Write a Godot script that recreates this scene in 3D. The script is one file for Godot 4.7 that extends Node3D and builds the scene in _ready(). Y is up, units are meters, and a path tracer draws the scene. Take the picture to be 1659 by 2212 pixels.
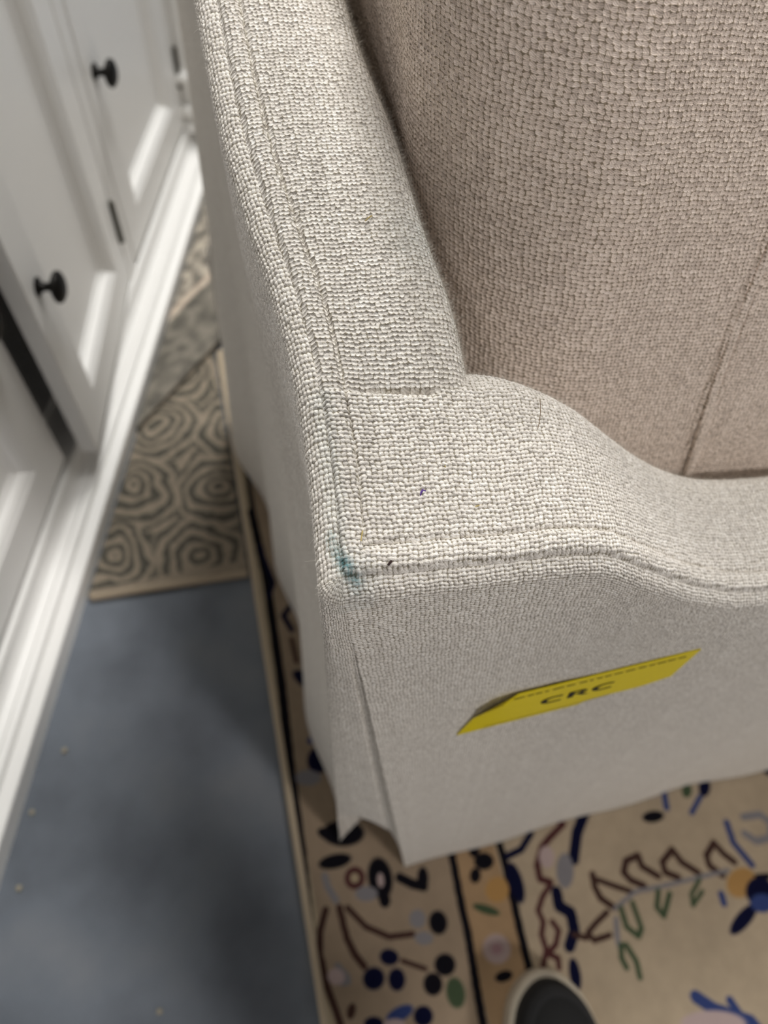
extends Node3D
# A close look down on the front corner of a slipcovered armchair in a furniture store: cabinet at left, rugs on a dark floor.
# Axes: the chair stands square to x and z; -z runs towards the chair's back, y is up, metres.

const WARP := Vector2(8.7, 10.3)   # weave tiles per metre, 64 yarns each
const TEX := 1024
const CX := 0.43             # the chair's middle

var rng := RandomNumberGenerator.new()
var weave_h := PackedFloat32Array()
var fabric: StandardMaterial3D
var warm_lit_fabric: StandardMaterial3D
var plain_fabric: StandardMaterial3D
var thread_mat: StandardMaterial3D
var fuzz_at := PackedVector3Array()
var fuzz_dir := PackedVector3Array()
var used := {}

# woven pattern of the flowered rug, in rug millimetres: strokes (colour, width, points) and blobs (colour, centre, two half axes)
const RUG_STROKES := [
	"k8 14 241 19 343 16 484 10 594 8 666 5 713 2 751",
	"b3 2 751 1 775 0 817",
	"b5 23 724 14 741 10 761 11 771 12 789 15 803 19 822",
	"b5 37 725 39 753 44 769 51 781",
	"b4 45 727 60 748 81 762 105 765",
	"b3 89 785 110 797",
	"y5 28 693 29 704 35 718",
	"k7 104 712 116 721 127 726",
	"y4 25 774 33 786 33 790 26 789",
	"n5 42 387 32 397 39 418",
	"u6 54 525 56 542 38 554",
	"b4 37 429 38 459",
	"n4 17 295 27 351 18 369",
	"k6 162 682 164 705 161 749 160 779 156 819 153 854",
	"k6 216 655 217 694 218 718 216 753 214 783 212 822 209 855",
	"k9 218 694 239 692 267 691",
	"n5 222 718 239 715 255 702",
	"r5 288 693 293 701 273 711 262 718 251 734 250 747 260 752",
	"r4 259 754 247 763 238 774 240 785 234 796 235 809 226 823",
	"r4 249 787 253 796 246 807 235 813 244 819 242 827",
	"n9 325 691 305 713 292 737",
	"n9 263 762 261 775 271 784 269 800 259 812",
	"b4 267 803 279 809",
	"b5 307 755 305 767 307 778 318 790",
	"b4 310 761 328 772 342 780",
	"b5 363 749 348 751 341 761 346 770 358 778",
	"b5 363 749 363 760 377 773",
	"b5 403 752 387 761 386 771 398 779",
	"b5 403 752 408 766 422 780",
	"b5 452 756 438 766 437 776 447 788",
	"b5 452 756 458 769 466 779",
	"y3 318 791 346 781 383 783 427 784 455 785",
	"g4 325 792 324 809 333 820 339 814 339 790",
	"g4 371 786 363 800 367 809 382 791",
	"g3 420 786 405 797 402 807 418 797",
	"b4 309 792 293 799 282 805 286 813 304 812",
	"y4 316 800 310 818 310 826",
	"g4 312 823 308 834 310 843",
	"g4 317 824 322 840 320 854",
	"u5 476 740 474 761 484 786",
	"y6 498 739 518 741 526 751 518 766 500 765 491 755",
	"k4 468 804 478 797 497 800",
	"u5 437 804 436 813",
	"u5 421 687 415 711",
	"u4 459 708 441 722",
	"u9 369 882 383 896 397 904 415 914 422 929",
	"u6 407 908 402 893",
	"n6 548 697 562 715",
]

const RUG_BLOBS := [
	"n 77 779 8 2 -1 6",
	"n 58 793 9 2 -2 8",
	"n 80 799 7 2 -2 8",
	"k 133 761 8 2 -2 9",
	"k 130 798 9 2 -2 8",
	"k 114 811 8 2 -2 8",
	"g 134 823 8 1 -1 11",
	"y 113 753 7 2 -2 7",
	"y 115 771 8 2 -1 5",
	"k 84 708 11 1 -1 17",
	"w 84 710 3 1 -1 6",
	"k 84 729 5 1 -1 6",
	"k 55 657 19 4 -2 11",
	"k 41 682 15 0 1 6",
	"k 38 654 8 5 -3 4",
	"r 58 702 9 2 -2 9",
	"c 58 702 4 1 -1 4",
	"y 67 719 10 2 -1 6",
	"k 128 718 5 1 -2 9",
	"b 31 814 3 2 -3 5",
	"n 98 834 8 2 -2 7",
	"n 50 829 8 2 -1 5",
	"u 76 827 12 -2 1 5",
	"w 69 834 9 2 -1 4",
	"w 22 783 7 2 -1 6",
	"n 45 484 11 12 -5 5",
	"y 4 478 4 1 -1 5",
	"n 45 576 9 8 -9 10",
	"y 28 593 12 3 -2 7",
	"k 189 704 5 1 -2 6",
	"k 196 717 9 2 -2 7",
	"k 183 728 5 1 -2 6",
	"g 185 761 11 6 -2 3",
	"o 202 746 11 2 -3 10",
	"w 185 797 12 3 -3 11",
	"p 185 797 5 1 -1 4",
	"k 185 821 8 0 0 4",
	"n 223 744 7 0 0 17",
	"w 264 728 7 2 -3 9",
	"y 279 745 8 2 -5 14",
	"n 256 836 5 1 -2 12",
	"o 464 799 15 -6 5 10",
	"n 450 831 3 5 -17 8",
	"n 480 811 13 3 -6 11",
	"u 477 822 11 3 -4 7",
	"k 396 716 11 1 -1 5",
	"g 446 699 5 1 -3 6",
	"n 468 700 6 1 -4 8",
	"w 402 691 11 2 -2 5",
	"w 377 907 28 7 -4 9",
]


func _ready() -> void:
	rng.seed = 7
	# ---- camera
	var cam := Camera3D.new()
	cam.name = "camera"
	add_child(cam)
	var lens := CameraAttributesPhysical.new()
	lens.frustum_focal_length = 24.842
	lens.frustum_focus_distance = 0.247
	lens.exposure_aperture = 7.1
	lens.frustum_near = 0.02
	lens.frustum_far = 40.0
	cam.attributes = lens
	cam.fov = rad_to_deg(2.0 * atan(1106.0 / 1570.0))
	cam.near = 0.02
	cam.far = 40.0
	cam.transform = Transform3D(Basis(Vector3(0.9715, 0.0709, 0.2260), Vector3(0.1602, 0.5059, -0.8476), Vector3(-0.1744, 0.8597, 0.4802)).orthonormalized(), Vector3(0, 0.86, 0))
	# ---- environment
	var we := WorldEnvironment.new()
	we.name = "environment"
	var env := Environment.new()
	env.background_mode = Environment.BG_COLOR
	env.background_color = Color(0, 0, 0)
	env.tonemap_mode = Environment.TONE_MAPPER_LINEAR
	env.tonemap_exposure = 1.0
	env.sdfgi_enabled = true
	env.ssao_enabled = true
	env.ssil_enabled = true
	we.environment = env
	add_child(we)
	# ---- unseen ceiling lights: the first read from shadows, the rest added to set tones
	unseen_ceiling_light(Vector3(0.6, 2.9, -0.85), 0.5, 0.5, 2.9, Color(1.0, 0.995, 0.98), "small square ceiling light panel above the armchair")
	unseen_ceiling_light(Vector3(0.6, 2.9, -1.8), 0.5, 0.5, 4.6, Color(1.0, 0.995, 0.98), "added square ceiling light panel behind the armchair")
	unseen_ceiling_light(Vector3(1.6, 2.9, 2.4), 0.5, 0.5, 7.6, Color(1.0, 0.98, 0.965), "added square ceiling light panel behind the person, to the right")
	unseen_ceiling_light(Vector3(-1.6, 2.9, 1.0), 0.5, 0.5, 0.9, Color(1.0, 0.98, 0.96), "added square ceiling light panel on the left, beyond the cabinet's near end")
	unseen_ceiling_light(Vector3(-1.6, 2.9, -3.0), 0.5, 0.5, 5.0, Color(1.0, 0.99, 0.98), "added square ceiling light panel in the far left corner")
	# ---- room
	room()
	make_weave()
	materials()
	cabinet()
	rugs()
	armchair()
	seat_cushion()
	price_tag()
	shoe()
	photographer()
	specks()


# ================= helpers =================

func numbered(called: String) -> String:
	var n: int = used.get(called, 0)
	used[called] = n + 1
	return called if n == 0 else "%s_%03d" % [called, n]

func tag(o: Node, label: String, category: String, group := "") -> void:
	o.set_meta("label", label)
	o.set_meta("category", category)
	if group:
		o.set_meta("group", group)

func thing(called: String, label: String, category: String, at := Vector3.ZERO, group := "") -> Node3D:
	var o := Node3D.new()
	o.name = numbered(called)
	add_child(o, true)
	o.position = at
	tag(o, label, category, group)
	return o

func part(called: String, mesh: Mesh, m: Material, parent: Node = self) -> MeshInstance3D:
	var o := MeshInstance3D.new()
	o.name = numbered(called) if parent == self else called
	o.mesh = mesh
	o.material_override = m
	o.cast_shadow = GeometryInstance3D.SHADOW_CASTING_SETTING_ON
	parent.add_child(o, true)
	return o

func struct(called: String, mesh: Mesh, m: Material, at := Vector3.ZERO) -> MeshInstance3D:
	var o := part(called, mesh, m)
	o.position = at
	o.set_meta("kind", "structure")
	return o

func mat(c: Color, rough := 0.8, metal := 0.0) -> StandardMaterial3D:
	var m := StandardMaterial3D.new()
	m.albedo_color = c
	m.roughness = rough
	m.metallic = metal
	return m

func begin() -> SurfaceTool:
	var st := SurfaceTool.new()
	st.begin(Mesh.PRIMITIVE_TRIANGLES)
	return st

func tri(st: SurfaceTool, a: Vector3, b: Vector3, c: Vector3, outward: Vector3) -> void:
	var n := (b - a).cross(c - a)
	if n.dot(outward) < 0.0:
		var k := b
		b = c
		c = k
		n = -n
	n = n.normalized()
	for v: Vector3 in [a, c, b]:
		st.set_normal(n)
		st.set_uv(Vector2(v.x + v.z * 0.3, v.y + v.z))
		st.add_vertex(v)

func quad(st: SurfaceTool, a: Vector3, b: Vector3, c: Vector3, d: Vector3, outward: Vector3) -> void:
	tri(st, a, b, c, outward)
	tri(st, a, c, d, outward)

func bevel_box(st: SurfaceTool, c: Vector3, size: Vector3, bev := 0.002) -> void:
	var h := size * 0.5
	var k := h - Vector3(bev, bev, bev)
	for ax in 3:
		var u := (ax + 1) % 3
		var v := (ax + 2) % 3
		for s: float in [-1.0, 1.0]:
			var q: Array[Vector3] = []
			for m: Vector2 in [Vector2(-1, -1), Vector2(1, -1), Vector2(1, 1), Vector2(-1, 1)]:
				var p := Vector3.ZERO
				p[ax] = s * h[ax]
				p[u] = m.x * k[u]
				p[v] = m.y * k[v]
				q.append(c + p)
			var o := Vector3.ZERO
			o[ax] = s
			quad(st, q[0], q[1], q[2], q[3], o)
		for su: float in [-1.0, 1.0]:
			for sv: float in [-1.0, 1.0]:
				var e: Array[Vector3] = []
				for m: Vector2 in [Vector2(-1, 0), Vector2(1, 0), Vector2(1, 1), Vector2(-1, 1)]:
					var p := Vector3.ZERO
					p[ax] = m.x * k[ax]
					p[u] = su * (h[u] if m.y == 0.0 else k[u])
					p[v] = sv * (k[v] if m.y == 0.0 else h[v])
					e.append(c + p)
				var o := Vector3.ZERO
				o[u] = su
				o[v] = sv
				quad(st, e[0], e[1], e[2], e[3], o)
	for sx: float in [-1.0, 1.0]:
		for sy: float in [-1.0, 1.0]:
			for sz: float in [-1.0, 1.0]:
				var s := Vector3(sx, sy, sz)
				tri(st, c + s * Vector3(h.x, k.y, k.z), c + s * Vector3(k.x, h.y, k.z), c + s * Vector3(k.x, k.y, h.z), s)

func grid_normals(p: PackedVector3Array, w: int, h: int, sg: float) -> PackedVector3Array:
	var n := PackedVector3Array()
	n.resize(w * h)
	for i in h:
		var ia := maxi(i - 1, 0) * w
		var ib := mini(i + 1, h - 1) * w
		var row := i * w
		for j in w:
			var a := p[row + mini(j + 1, w - 1)] - p[row + maxi(j - 1, 0)]
			var b := p[ib + j] - p[ia + j]
			var c := a.cross(b) * sg
			n[row + j] = c.normalized() if c.length_squared() > 1e-24 else Vector3.UP
	return n

func grid_mesh(p: PackedVector3Array, w: int, h: int, uv: PackedVector2Array, col: PackedColorArray, sg: float) -> ArrayMesh:
	var idx := PackedInt32Array()
	idx.resize((w - 1) * (h - 1) * 6)
	var k := 0
	for i in h - 1:
		for j in w - 1:
			var a := i * w + j
			if sg > 0.0:
				idx[k] = a
				idx[k + 1] = a + w + 1
				idx[k + 2] = a + 1
				idx[k + 3] = a
				idx[k + 4] = a + w
				idx[k + 5] = a + w + 1
			else:
				idx[k] = a
				idx[k + 1] = a + 1
				idx[k + 2] = a + w + 1
				idx[k + 3] = a
				idx[k + 4] = a + w + 1
				idx[k + 5] = a + w
			k += 6
	var arr := []
	arr.resize(Mesh.ARRAY_MAX)
	arr[Mesh.ARRAY_VERTEX] = p
	arr[Mesh.ARRAY_NORMAL] = grid_normals(p, w, h, sg)
	if uv.size():
		arr[Mesh.ARRAY_TEX_UV] = uv
	if col.size():
		arr[Mesh.ARRAY_COLOR] = col
	arr[Mesh.ARRAY_INDEX] = idx
	var m := ArrayMesh.new()
	m.add_surface_from_arrays(Mesh.PRIMITIVE_TRIANGLES, arr)
	return m

func lathe(profile: Array, segs: int, t := Transform3D.IDENTITY) -> ArrayMesh:
	var p := PackedVector3Array()
	for q: Vector2 in profile:
		for j in segs + 1:
			var a := TAU * j / segs
			p.append(t * Vector3(q.x * cos(a), q.y, q.x * sin(a)))
	return grid_mesh(p, segs + 1, profile.size(), PackedVector2Array(), PackedColorArray(), -1.0)

func tube(st: SurfaceTool, pts: Array, r: float, segs := 6) -> void:
	var rings: Array = []
	for i in pts.size():
		var d: Vector3 = (pts[mini(i + 1, pts.size() - 1)] - pts[maxi(i - 1, 0)]).normalized()
		var a := d.cross(Vector3(0.31, 0.83, 0.46)).normalized()
		var b := d.cross(a)
		var ring: Array[Vector3] = []
		for j in segs:
			var f := TAU * j / segs
			ring.append(pts[i] + (a * cos(f) + b * sin(f)) * r)
		rings.append(ring)
	for i in rings.size() - 1:
		for j in segs:
			var k := (j + 1) % segs
			quad(st, rings[i][j], rings[i][k], rings[i + 1][k], rings[i + 1][j], rings[i][j] - pts[i])
	for e: int in [0, rings.size() - 1]:
		var o: Vector3 = pts[e] - pts[1 if e == 0 else e - 1]
		for j in range(1, segs - 1):
			tri(st, rings[e][0], rings[e][j], rings[e][j + 1], o)

func lut(xs: Array, ys: Array, x: float) -> float:
	var n := xs.size()
	if x <= xs[0]:
		return ys[0]
	if x >= xs[n - 1]:
		return ys[n - 1]
	var i := 0
	while x > xs[i + 1]:
		i += 1
	var h: float = xs[i + 1] - xs[i]
	var d: float = (ys[i + 1] - ys[i]) / h
	var m0: float = d if i == 0 else 0.5 * (d + (ys[i] - ys[i - 1]) / (xs[i] - xs[i - 1]))
	var m1: float = d if i == n - 2 else 0.5 * (d + (ys[i + 2] - ys[i + 1]) / (xs[i + 2] - xs[i + 1]))
	var t: float = (x - xs[i]) / h
	var t2 := t * t
	var t3 := t2 * t
	return (2.0 * t3 - 3.0 * t2 + 1.0) * ys[i] + (t3 - 2.0 * t2 + t) * h * m0 + (3.0 * t2 - 2.0 * t3) * ys[i + 1] + (t3 - t2) * h * m1

func span(a: float, b: float, step: float) -> PackedFloat32Array:
	var n := maxi(1, int(round(absf(b - a) / step)))
	var out := PackedFloat32Array()
	for i in n + 1:
		out.append(lerpf(a, b, float(i) / n))
	return out

func join(a: PackedFloat32Array, b: PackedFloat32Array) -> PackedFloat32Array:
	var o := a.duplicate()
	o.append_array(b.slice(1))
	return o

func noise_tex(freq: float, size := 512, ramp: Gradient = null, octaves := 4, sd := 3) -> NoiseTexture2D:
	var f := FastNoiseLite.new()
	f.seed = sd
	f.noise_type = FastNoiseLite.TYPE_SIMPLEX_SMOOTH
	f.frequency = freq
	f.fractal_octaves = octaves
	var t := NoiseTexture2D.new()
	t.noise = f
	t.width = size
	t.height = size
	t.seamless = true
	if ramp:
		t.color_ramp = ramp
	return t

# ================= lights and room =================

func unseen_ceiling_light(at: Vector3, sx: float, sz: float, energy: float, c: Color, label: String, tilt := 0.0) -> void:
	var t := thing("unseen_ceiling_light", label, "light", at, "ceiling lights of the store")
	t.rotation_degrees.x = tilt
	var st := begin()
	for s: float in [-1.0, 1.0]:
		bevel_box(st, Vector3(s * (sx * 0.5 + 0.02), -0.03, 0), Vector3(0.04, 0.06, sz + 0.08), 0.004)
		bevel_box(st, Vector3(0, -0.03, s * (sz * 0.5 + 0.02)), Vector3(sx, 0.06, 0.04), 0.004)
	part("frame", st.commit(), mat(Color(0.9, 0.9, 0.9), 0.5), t)
	st = begin()
	bevel_box(st, Vector3(0, -0.02, 0), Vector3(sx, 0.03, sz), 0.003)
	var m := mat(Color(0.95, 0.95, 0.95), 0.6)
	m.emission_enabled = true
	m.emission = c
	m.emission_energy_multiplier = 0.6
	part("diffuser_panel", st.commit(), m, t)
	var l := AreaLight3D.new()
	l.name = "panel_light"
	l.area_size = Vector2(sx, sz)
	l.light_color = c
	l.light_energy = energy
	l.area_range = 12.0
	l.area_attenuation = 2.0
	l.shadow_enabled = true
	l.rotation_degrees = Vector3(-90, 0, 0)
	l.position = Vector3(0, -0.045, 0)
	t.add_child(l)

func room() -> void:
	var fm := StandardMaterial3D.new()
	var g := Gradient.new()
	g.colors = PackedColorArray([Color(0.37, 0.39, 0.42), Color(0.45, 0.475, 0.51), Color(0.50, 0.515, 0.54)])
	g.offsets = PackedFloat32Array([0.0, 0.55, 1.0])
	fm.albedo_texture = noise_tex(0.006, 1024, g, 5, 11)
	fm.roughness = 0.5
	fm.metallic_specular = 0.3
	fm.uv1_triplanar = true
	fm.uv1_world_triplanar = true
	fm.uv1_scale = Vector3(0.9, 0.9, 0.9)
	fm.heightmap_enabled = true
	fm.heightmap_texture = noise_tex(0.03, 512, null, 3, 5)
	fm.heightmap_scale = 0.05
	var st := begin()
	bevel_box(st, Vector3(0.5, -0.1, -0.5), Vector3(8.4, 0.2, 8.4), 0.002)
	struct("floor", st.commit(), fm)
	var wall := mat(Color(0.70, 0.695, 0.69), 0.9)
	for w: Array in [["wall_left", Vector3(-3.6, 1.5, -0.5), Vector3(0.2, 3.0, 8.4)], ["wall_right", Vector3(4.6, 1.5, -0.5), Vector3(0.2, 3.0, 8.4)], ["wall_back", Vector3(0.5, 1.5, -4.6), Vector3(8.0, 3.0, 0.2)], ["wall_front", Vector3(0.5, 1.5, 3.6), Vector3(8.0, 3.0, 0.2)]]:
		st = begin()
		bevel_box(st, w[1], w[2], 0.002)
		struct(w[0], st.commit(), wall)
	st = begin()
	bevel_box(st, Vector3(0.5, 3.0, -0.5), Vector3(8.4, 0.2, 8.4), 0.002)
	struct("ceiling", st.commit(), mat(Color(0.82, 0.81, 0.79), 0.95))

# ================= fabric =================

func make_weave() -> void:
	var cells := PackedFloat32Array()
	var tint := PackedFloat32Array()
	var phase := PackedFloat32Array()
	var turn := PackedFloat32Array()
	var jit_a := PackedFloat32Array()
	var jit_b := PackedFloat32Array()
	var yarn_a := PackedFloat32Array()
	var yarn_b := PackedFloat32Array()
	for i in 64:
		yarn_a.append(rng.randf_range(0.97, 1.03))
		yarn_b.append(rng.randf_range(0.97, 1.03))
	for i in 4096:
		cells.append(rng.randf_range(0.55, 1.2))
		var par := ((i % 64) + i / 64) & 1
		var t := rng.randf_range(0.93, 1.06) * (yarn_a[i / 64] if par == 0 else yarn_b[i % 64])
		tint.append(t)
		turn.append(rng.randf_range(0.0, 0.75) if par == 0 else rng.randf_range(-1.0, -0.15))
		jit_a.append(rng.randf_range(-0.14, 0.14))
		jit_b.append(rng.randf_range(-0.11, 0.11))
		phase.append(rng.randf() * TAU)
	var hb := PackedByteArray()
	var cb := PackedByteArray()
	hb.resize(TEX * TEX)
	cb.resize(TEX * TEX * 3)
	weave_h.resize(TEX * TEX)
	var wy := PackedFloat32Array()
	for y in TEX:
		wy.append(2.4 * sin(TAU * 3.0 * y / TEX + 1.0) + 1.7 * sin(TAU * 11.0 * y / TEX) + 1.0 * sin(TAU * 29.0 * y / TEX))
	for y in TEX:
		for x in TEX:
			var xx := x + wy[y]
			var yy := y + wy[(x + 300) % TEX]
			var ci := floori(xx / 16.0)
			var cj := floori(yy / 16.0)
			var fu := xx / 16.0 - ci - 0.5
			var fv := yy / 16.0 - cj - 0.5
			ci = posmod(ci, 64)
			cj = posmod(cj, 64)
			var c := cj * 64 + ci
			var al := fu
			var ac := fv
			if (ci + cj) & 1:
				al = fv
				ac = fu
			al += jit_a[c]
			ac += jit_b[c]
			var ra := al * cos(turn[c]) + ac * sin(turn[c])
			ac = ac * cos(turn[c]) - al * sin(turn[c])
			al = ra
			var h := pow(maxf(0.0, 1.0 - 3.4 * ac * ac), 0.6) * (0.22 + 0.78 * cos(PI * 0.93 * clampf(al, -0.6, 0.6))) * cells[c]
			var streak := sin(ac * 17.0 + al * 6.0 + phase[c])
			var rn := rng.randf()
			h += 0.09 * streak * h + 0.05 * (rn - 0.5)
			h = clampf(h, 0.0, 1.2)
			weave_h[y * TEX + x] = h
			hb[y * TEX + x] = int(h * 205.0)
			var t := tint[c] * (0.995 + 0.08 * streak + 0.16 * (rn - 0.5))
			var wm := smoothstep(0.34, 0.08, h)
			t *= 1.0 - 0.36 * wm  # shade of the gaps darkened into the colour, over a tan inner yarn
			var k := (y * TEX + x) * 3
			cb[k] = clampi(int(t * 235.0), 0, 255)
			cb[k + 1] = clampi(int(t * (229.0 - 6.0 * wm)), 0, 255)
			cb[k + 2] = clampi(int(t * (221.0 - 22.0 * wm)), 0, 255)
	var hi := Image.create_from_data(TEX, TEX, false, Image.FORMAT_L8, hb)
	var cim := Image.create_from_data(TEX, TEX, false, Image.FORMAT_RGB8, cb)
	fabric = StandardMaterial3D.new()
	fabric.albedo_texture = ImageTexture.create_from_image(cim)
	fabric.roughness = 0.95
	fabric.metallic_specular = 0.25
	fabric.vertex_color_use_as_albedo = true
	fabric.heightmap_enabled = true
	fabric.heightmap_texture = ImageTexture.create_from_image(hi)
	fabric.heightmap_scale = 0.05
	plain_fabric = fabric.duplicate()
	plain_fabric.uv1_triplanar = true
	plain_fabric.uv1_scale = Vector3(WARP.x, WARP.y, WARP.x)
	warm_lit_fabric = fabric.duplicate()
	warm_lit_fabric.albedo_color = Color(1.0, 0.955, 0.93)  # chair cloth made pinker: the warm light on it is put into the tint

func materials() -> void:
	thread_mat = mat(Color(0.80, 0.775, 0.72), 0.9)

func weave_at(u: float, v: float) -> float:
	var x := int(fposmod(u * WARP.x, 1.0) * TEX) & (TEX - 1)
	var y := int(fposmod(v * WARP.y, 1.0) * TEX) & (TEX - 1)
	return weave_h[y * TEX + x]

func groove(d: float, depth: float, width: float) -> float:
	var q := d / width
	return -depth * exp(-q * q) if absf(q) < 3.0 else 0.0

func seg_dist(p: Vector3, a: Vector3, b: Vector3) -> float:
	var ab := b - a
	return p.distance_to(a + ab * clampf((p - a).dot(ab) / ab.length_squared(), 0.0, 1.0))

# dye stain on the front corner, a fainter wash up the outer seam
func stain(q: Vector3) -> Color:
	var p := Vector3(q.x, maxf(q.y, lerpf(q.y, 0.6535, 0.7)) if q.z > -0.112 and q.y > 0.635 else q.y, q.z)
	var c := Color(1, 1, 1)
	if p.z > -0.30 and p.x < 0.125:
		var d := minf(seg_dist(p, Vector3(0.0222, 0.656, -0.1085), Vector3(0.0245, 0.654, -0.1015)), seg_dist(p, Vector3(0.0245, 0.654, -0.1015), Vector3(0.0285, 0.650, -0.0955)))
		var n := weave_at(p.x * 1.7 + 0.02, p.z * 1.7 + p.y * 0.9)
		var k := clampf(1.25 - (d + 0.0018 * n) / 0.0032, 0.0, 1.0)
		c = c.lerp(Color(0.09, 0.31, 0.37), k * 0.95)
		var w := clampf(1.0 - seg_dist(p, Vector3(0.0245, 0.655, -0.105), Vector3(0.027, 0.675, -0.150)) / 0.0055, 0.0, 1.0)
		c = c * Color(1, 1, 1).lerp(Color(0.72, 0.84, 0.87), w * 0.42)
		var w2 := clampf(1.0 - p.distance_to(Vector3(0.028, 0.648, -0.097)) / 0.011, 0.0, 1.0)
		c = c * Color(1, 1, 1).lerp(Color(0.60, 0.70, 0.75), w2 * 0.6)
		var w3 := clampf(1.0 - p.distance_to(Vector3(0.079, 0.688, -0.205)) / 0.022, 0.0, 1.0)
		c = c * Color(1, 1, 1).lerp(Color(0.80, 0.88, 0.92), w3 * 0.45)
	return c

# ================= armchair =================

func rail_h(x: float) -> float:   # height of the front seam
	return lut([0.0, 0.024, 0.049, 0.083, 0.108, 0.125, 0.144, 0.162, 0.182, 0.205, 0.235, 0.43], [0.652, 0.651, 0.6455, 0.639, 0.636, 0.630, 0.6165, 0.6025, 0.589, 0.578, 0.5725, 0.571], x)

func rail_z(x: float) -> float:   # the front seam in plan
	return lut([0.0, 0.12, 0.144, 0.175, 0.205, 0.24, 0.43], [-0.0962, -0.096, -0.0935, -0.091, -0.089, -0.088, -0.088], x)

func rail_k(x: float) -> float:
	return lut([0.0, 0.09, 0.12, 0.15, 0.2, 0.43], [0.44, 0.42, 0.34, 0.26, 0.20, 0.20], x)

func rail_in(x: float) -> float:  # inner limit of the rail in plan
	return lut([0.0, 0.07, 0.09, 0.105, 0.13, 0.17, 0.25, 0.43], [-0.166, -0.166, -0.166, -0.163, -0.157, -0.151, -0.146, -0.146], x)

func arm_seam_x(z: float) -> float:
	return lut([-0.66, -0.4, -0.303, -0.252, -0.213, -0.188, -0.158, -0.129, -0.096], [0.016, 0.0165, 0.017, 0.018, 0.022, 0.0255, 0.0275, 0.027, 0.024], z)

func arm_y(z: float) -> float:
	return lut([-0.66, -0.56, -0.5, -0.4, -0.303, -0.252, -0.213, -0.188, -0.158, -0.129, -0.096], [0.885, 0.835, 0.805, 0.758, 0.721, 0.7045, 0.693, 0.686, 0.677, 0.6655, 0.651], z)

func arm_in(z: float) -> float:
	return lut([-0.66, -0.4, -0.305, -0.248, -0.208, -0.182, -0.149], [0.068, 0.067, 0.068, 0.0755, 0.0785, 0.082, 0.083], z)

func block_y(x: float, z: float) -> float:
	return rail_h(x) + rail_k(x) * (rail_z(x) - z)

func seam_y(z: float) -> float:   # height of the outer seam, shared by the arm's top and side
	var x := arm_seam_x(z)
	if z > JOINT_Z:
		return block_y(x, z)
	var y := arm_y(z)
	return lerpf(y, y - arm_y(JOINT_Z) + block_y(x, JOINT_Z), exp((z - JOINT_Z) / 0.03))

const JOINT_Z := -0.152
const JOINT_X := 0.070
const FINE := 0.00036
const BUMP := 0.00056

func armchair() -> void:
	var chair := thing("armchair", "cream woven slipcovered armchair with sloping arms, standing on the flowered rug", "armchair")
	for side: bool in [false, true]:
		cover(chair, side)
		shell(chair, side)
	# backrest and seat deck
	var st := begin()
	bevel_box(st, Vector3(CX, 0.62, -0.60), Vector3(2.0 * (CX - 0.03), 0.66, 0.11), 0.032)
	part("backrest", st.commit(), plain_fabric, chair)
	st = begin()
	bevel_box(st, Vector3(CX, 0.34, -0.36), Vector3(2.0 * (CX - 0.075), 0.22, 0.37), 0.01)
	part("seat_deck", st.commit(), plain_fabric, chair)
	st = begin()
	bevel_box(st, Vector3(CX, 0.17, -0.645), Vector3(2.0 * (CX + 0.005), 0.314, 0.02), 0.004)
	part("back_panel", st.commit(), plain_fabric, chair)
	stitches(chair)
	fuzz(chair)

func emit_grid(chair: Node, called: String, p: PackedVector3Array, w: int, h: int, uv: PackedVector2Array, disp: PackedFloat32Array, sg: float, mirror: bool) -> void:
	var n := grid_normals(p, w, h, sg)
	var col := PackedColorArray()
	col.resize(w * h)
	for k in w * h:
		col[k] = Color(1, 1, 1) if mirror else stain(p[k])
		p[k] += n[k] * disp[k]
		if mirror:
			p[k].x = 2.0 * CX - p[k].x
	part(called, grid_mesh(p, w, h, uv, col, -sg if mirror else sg), fabric, chair)

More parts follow.
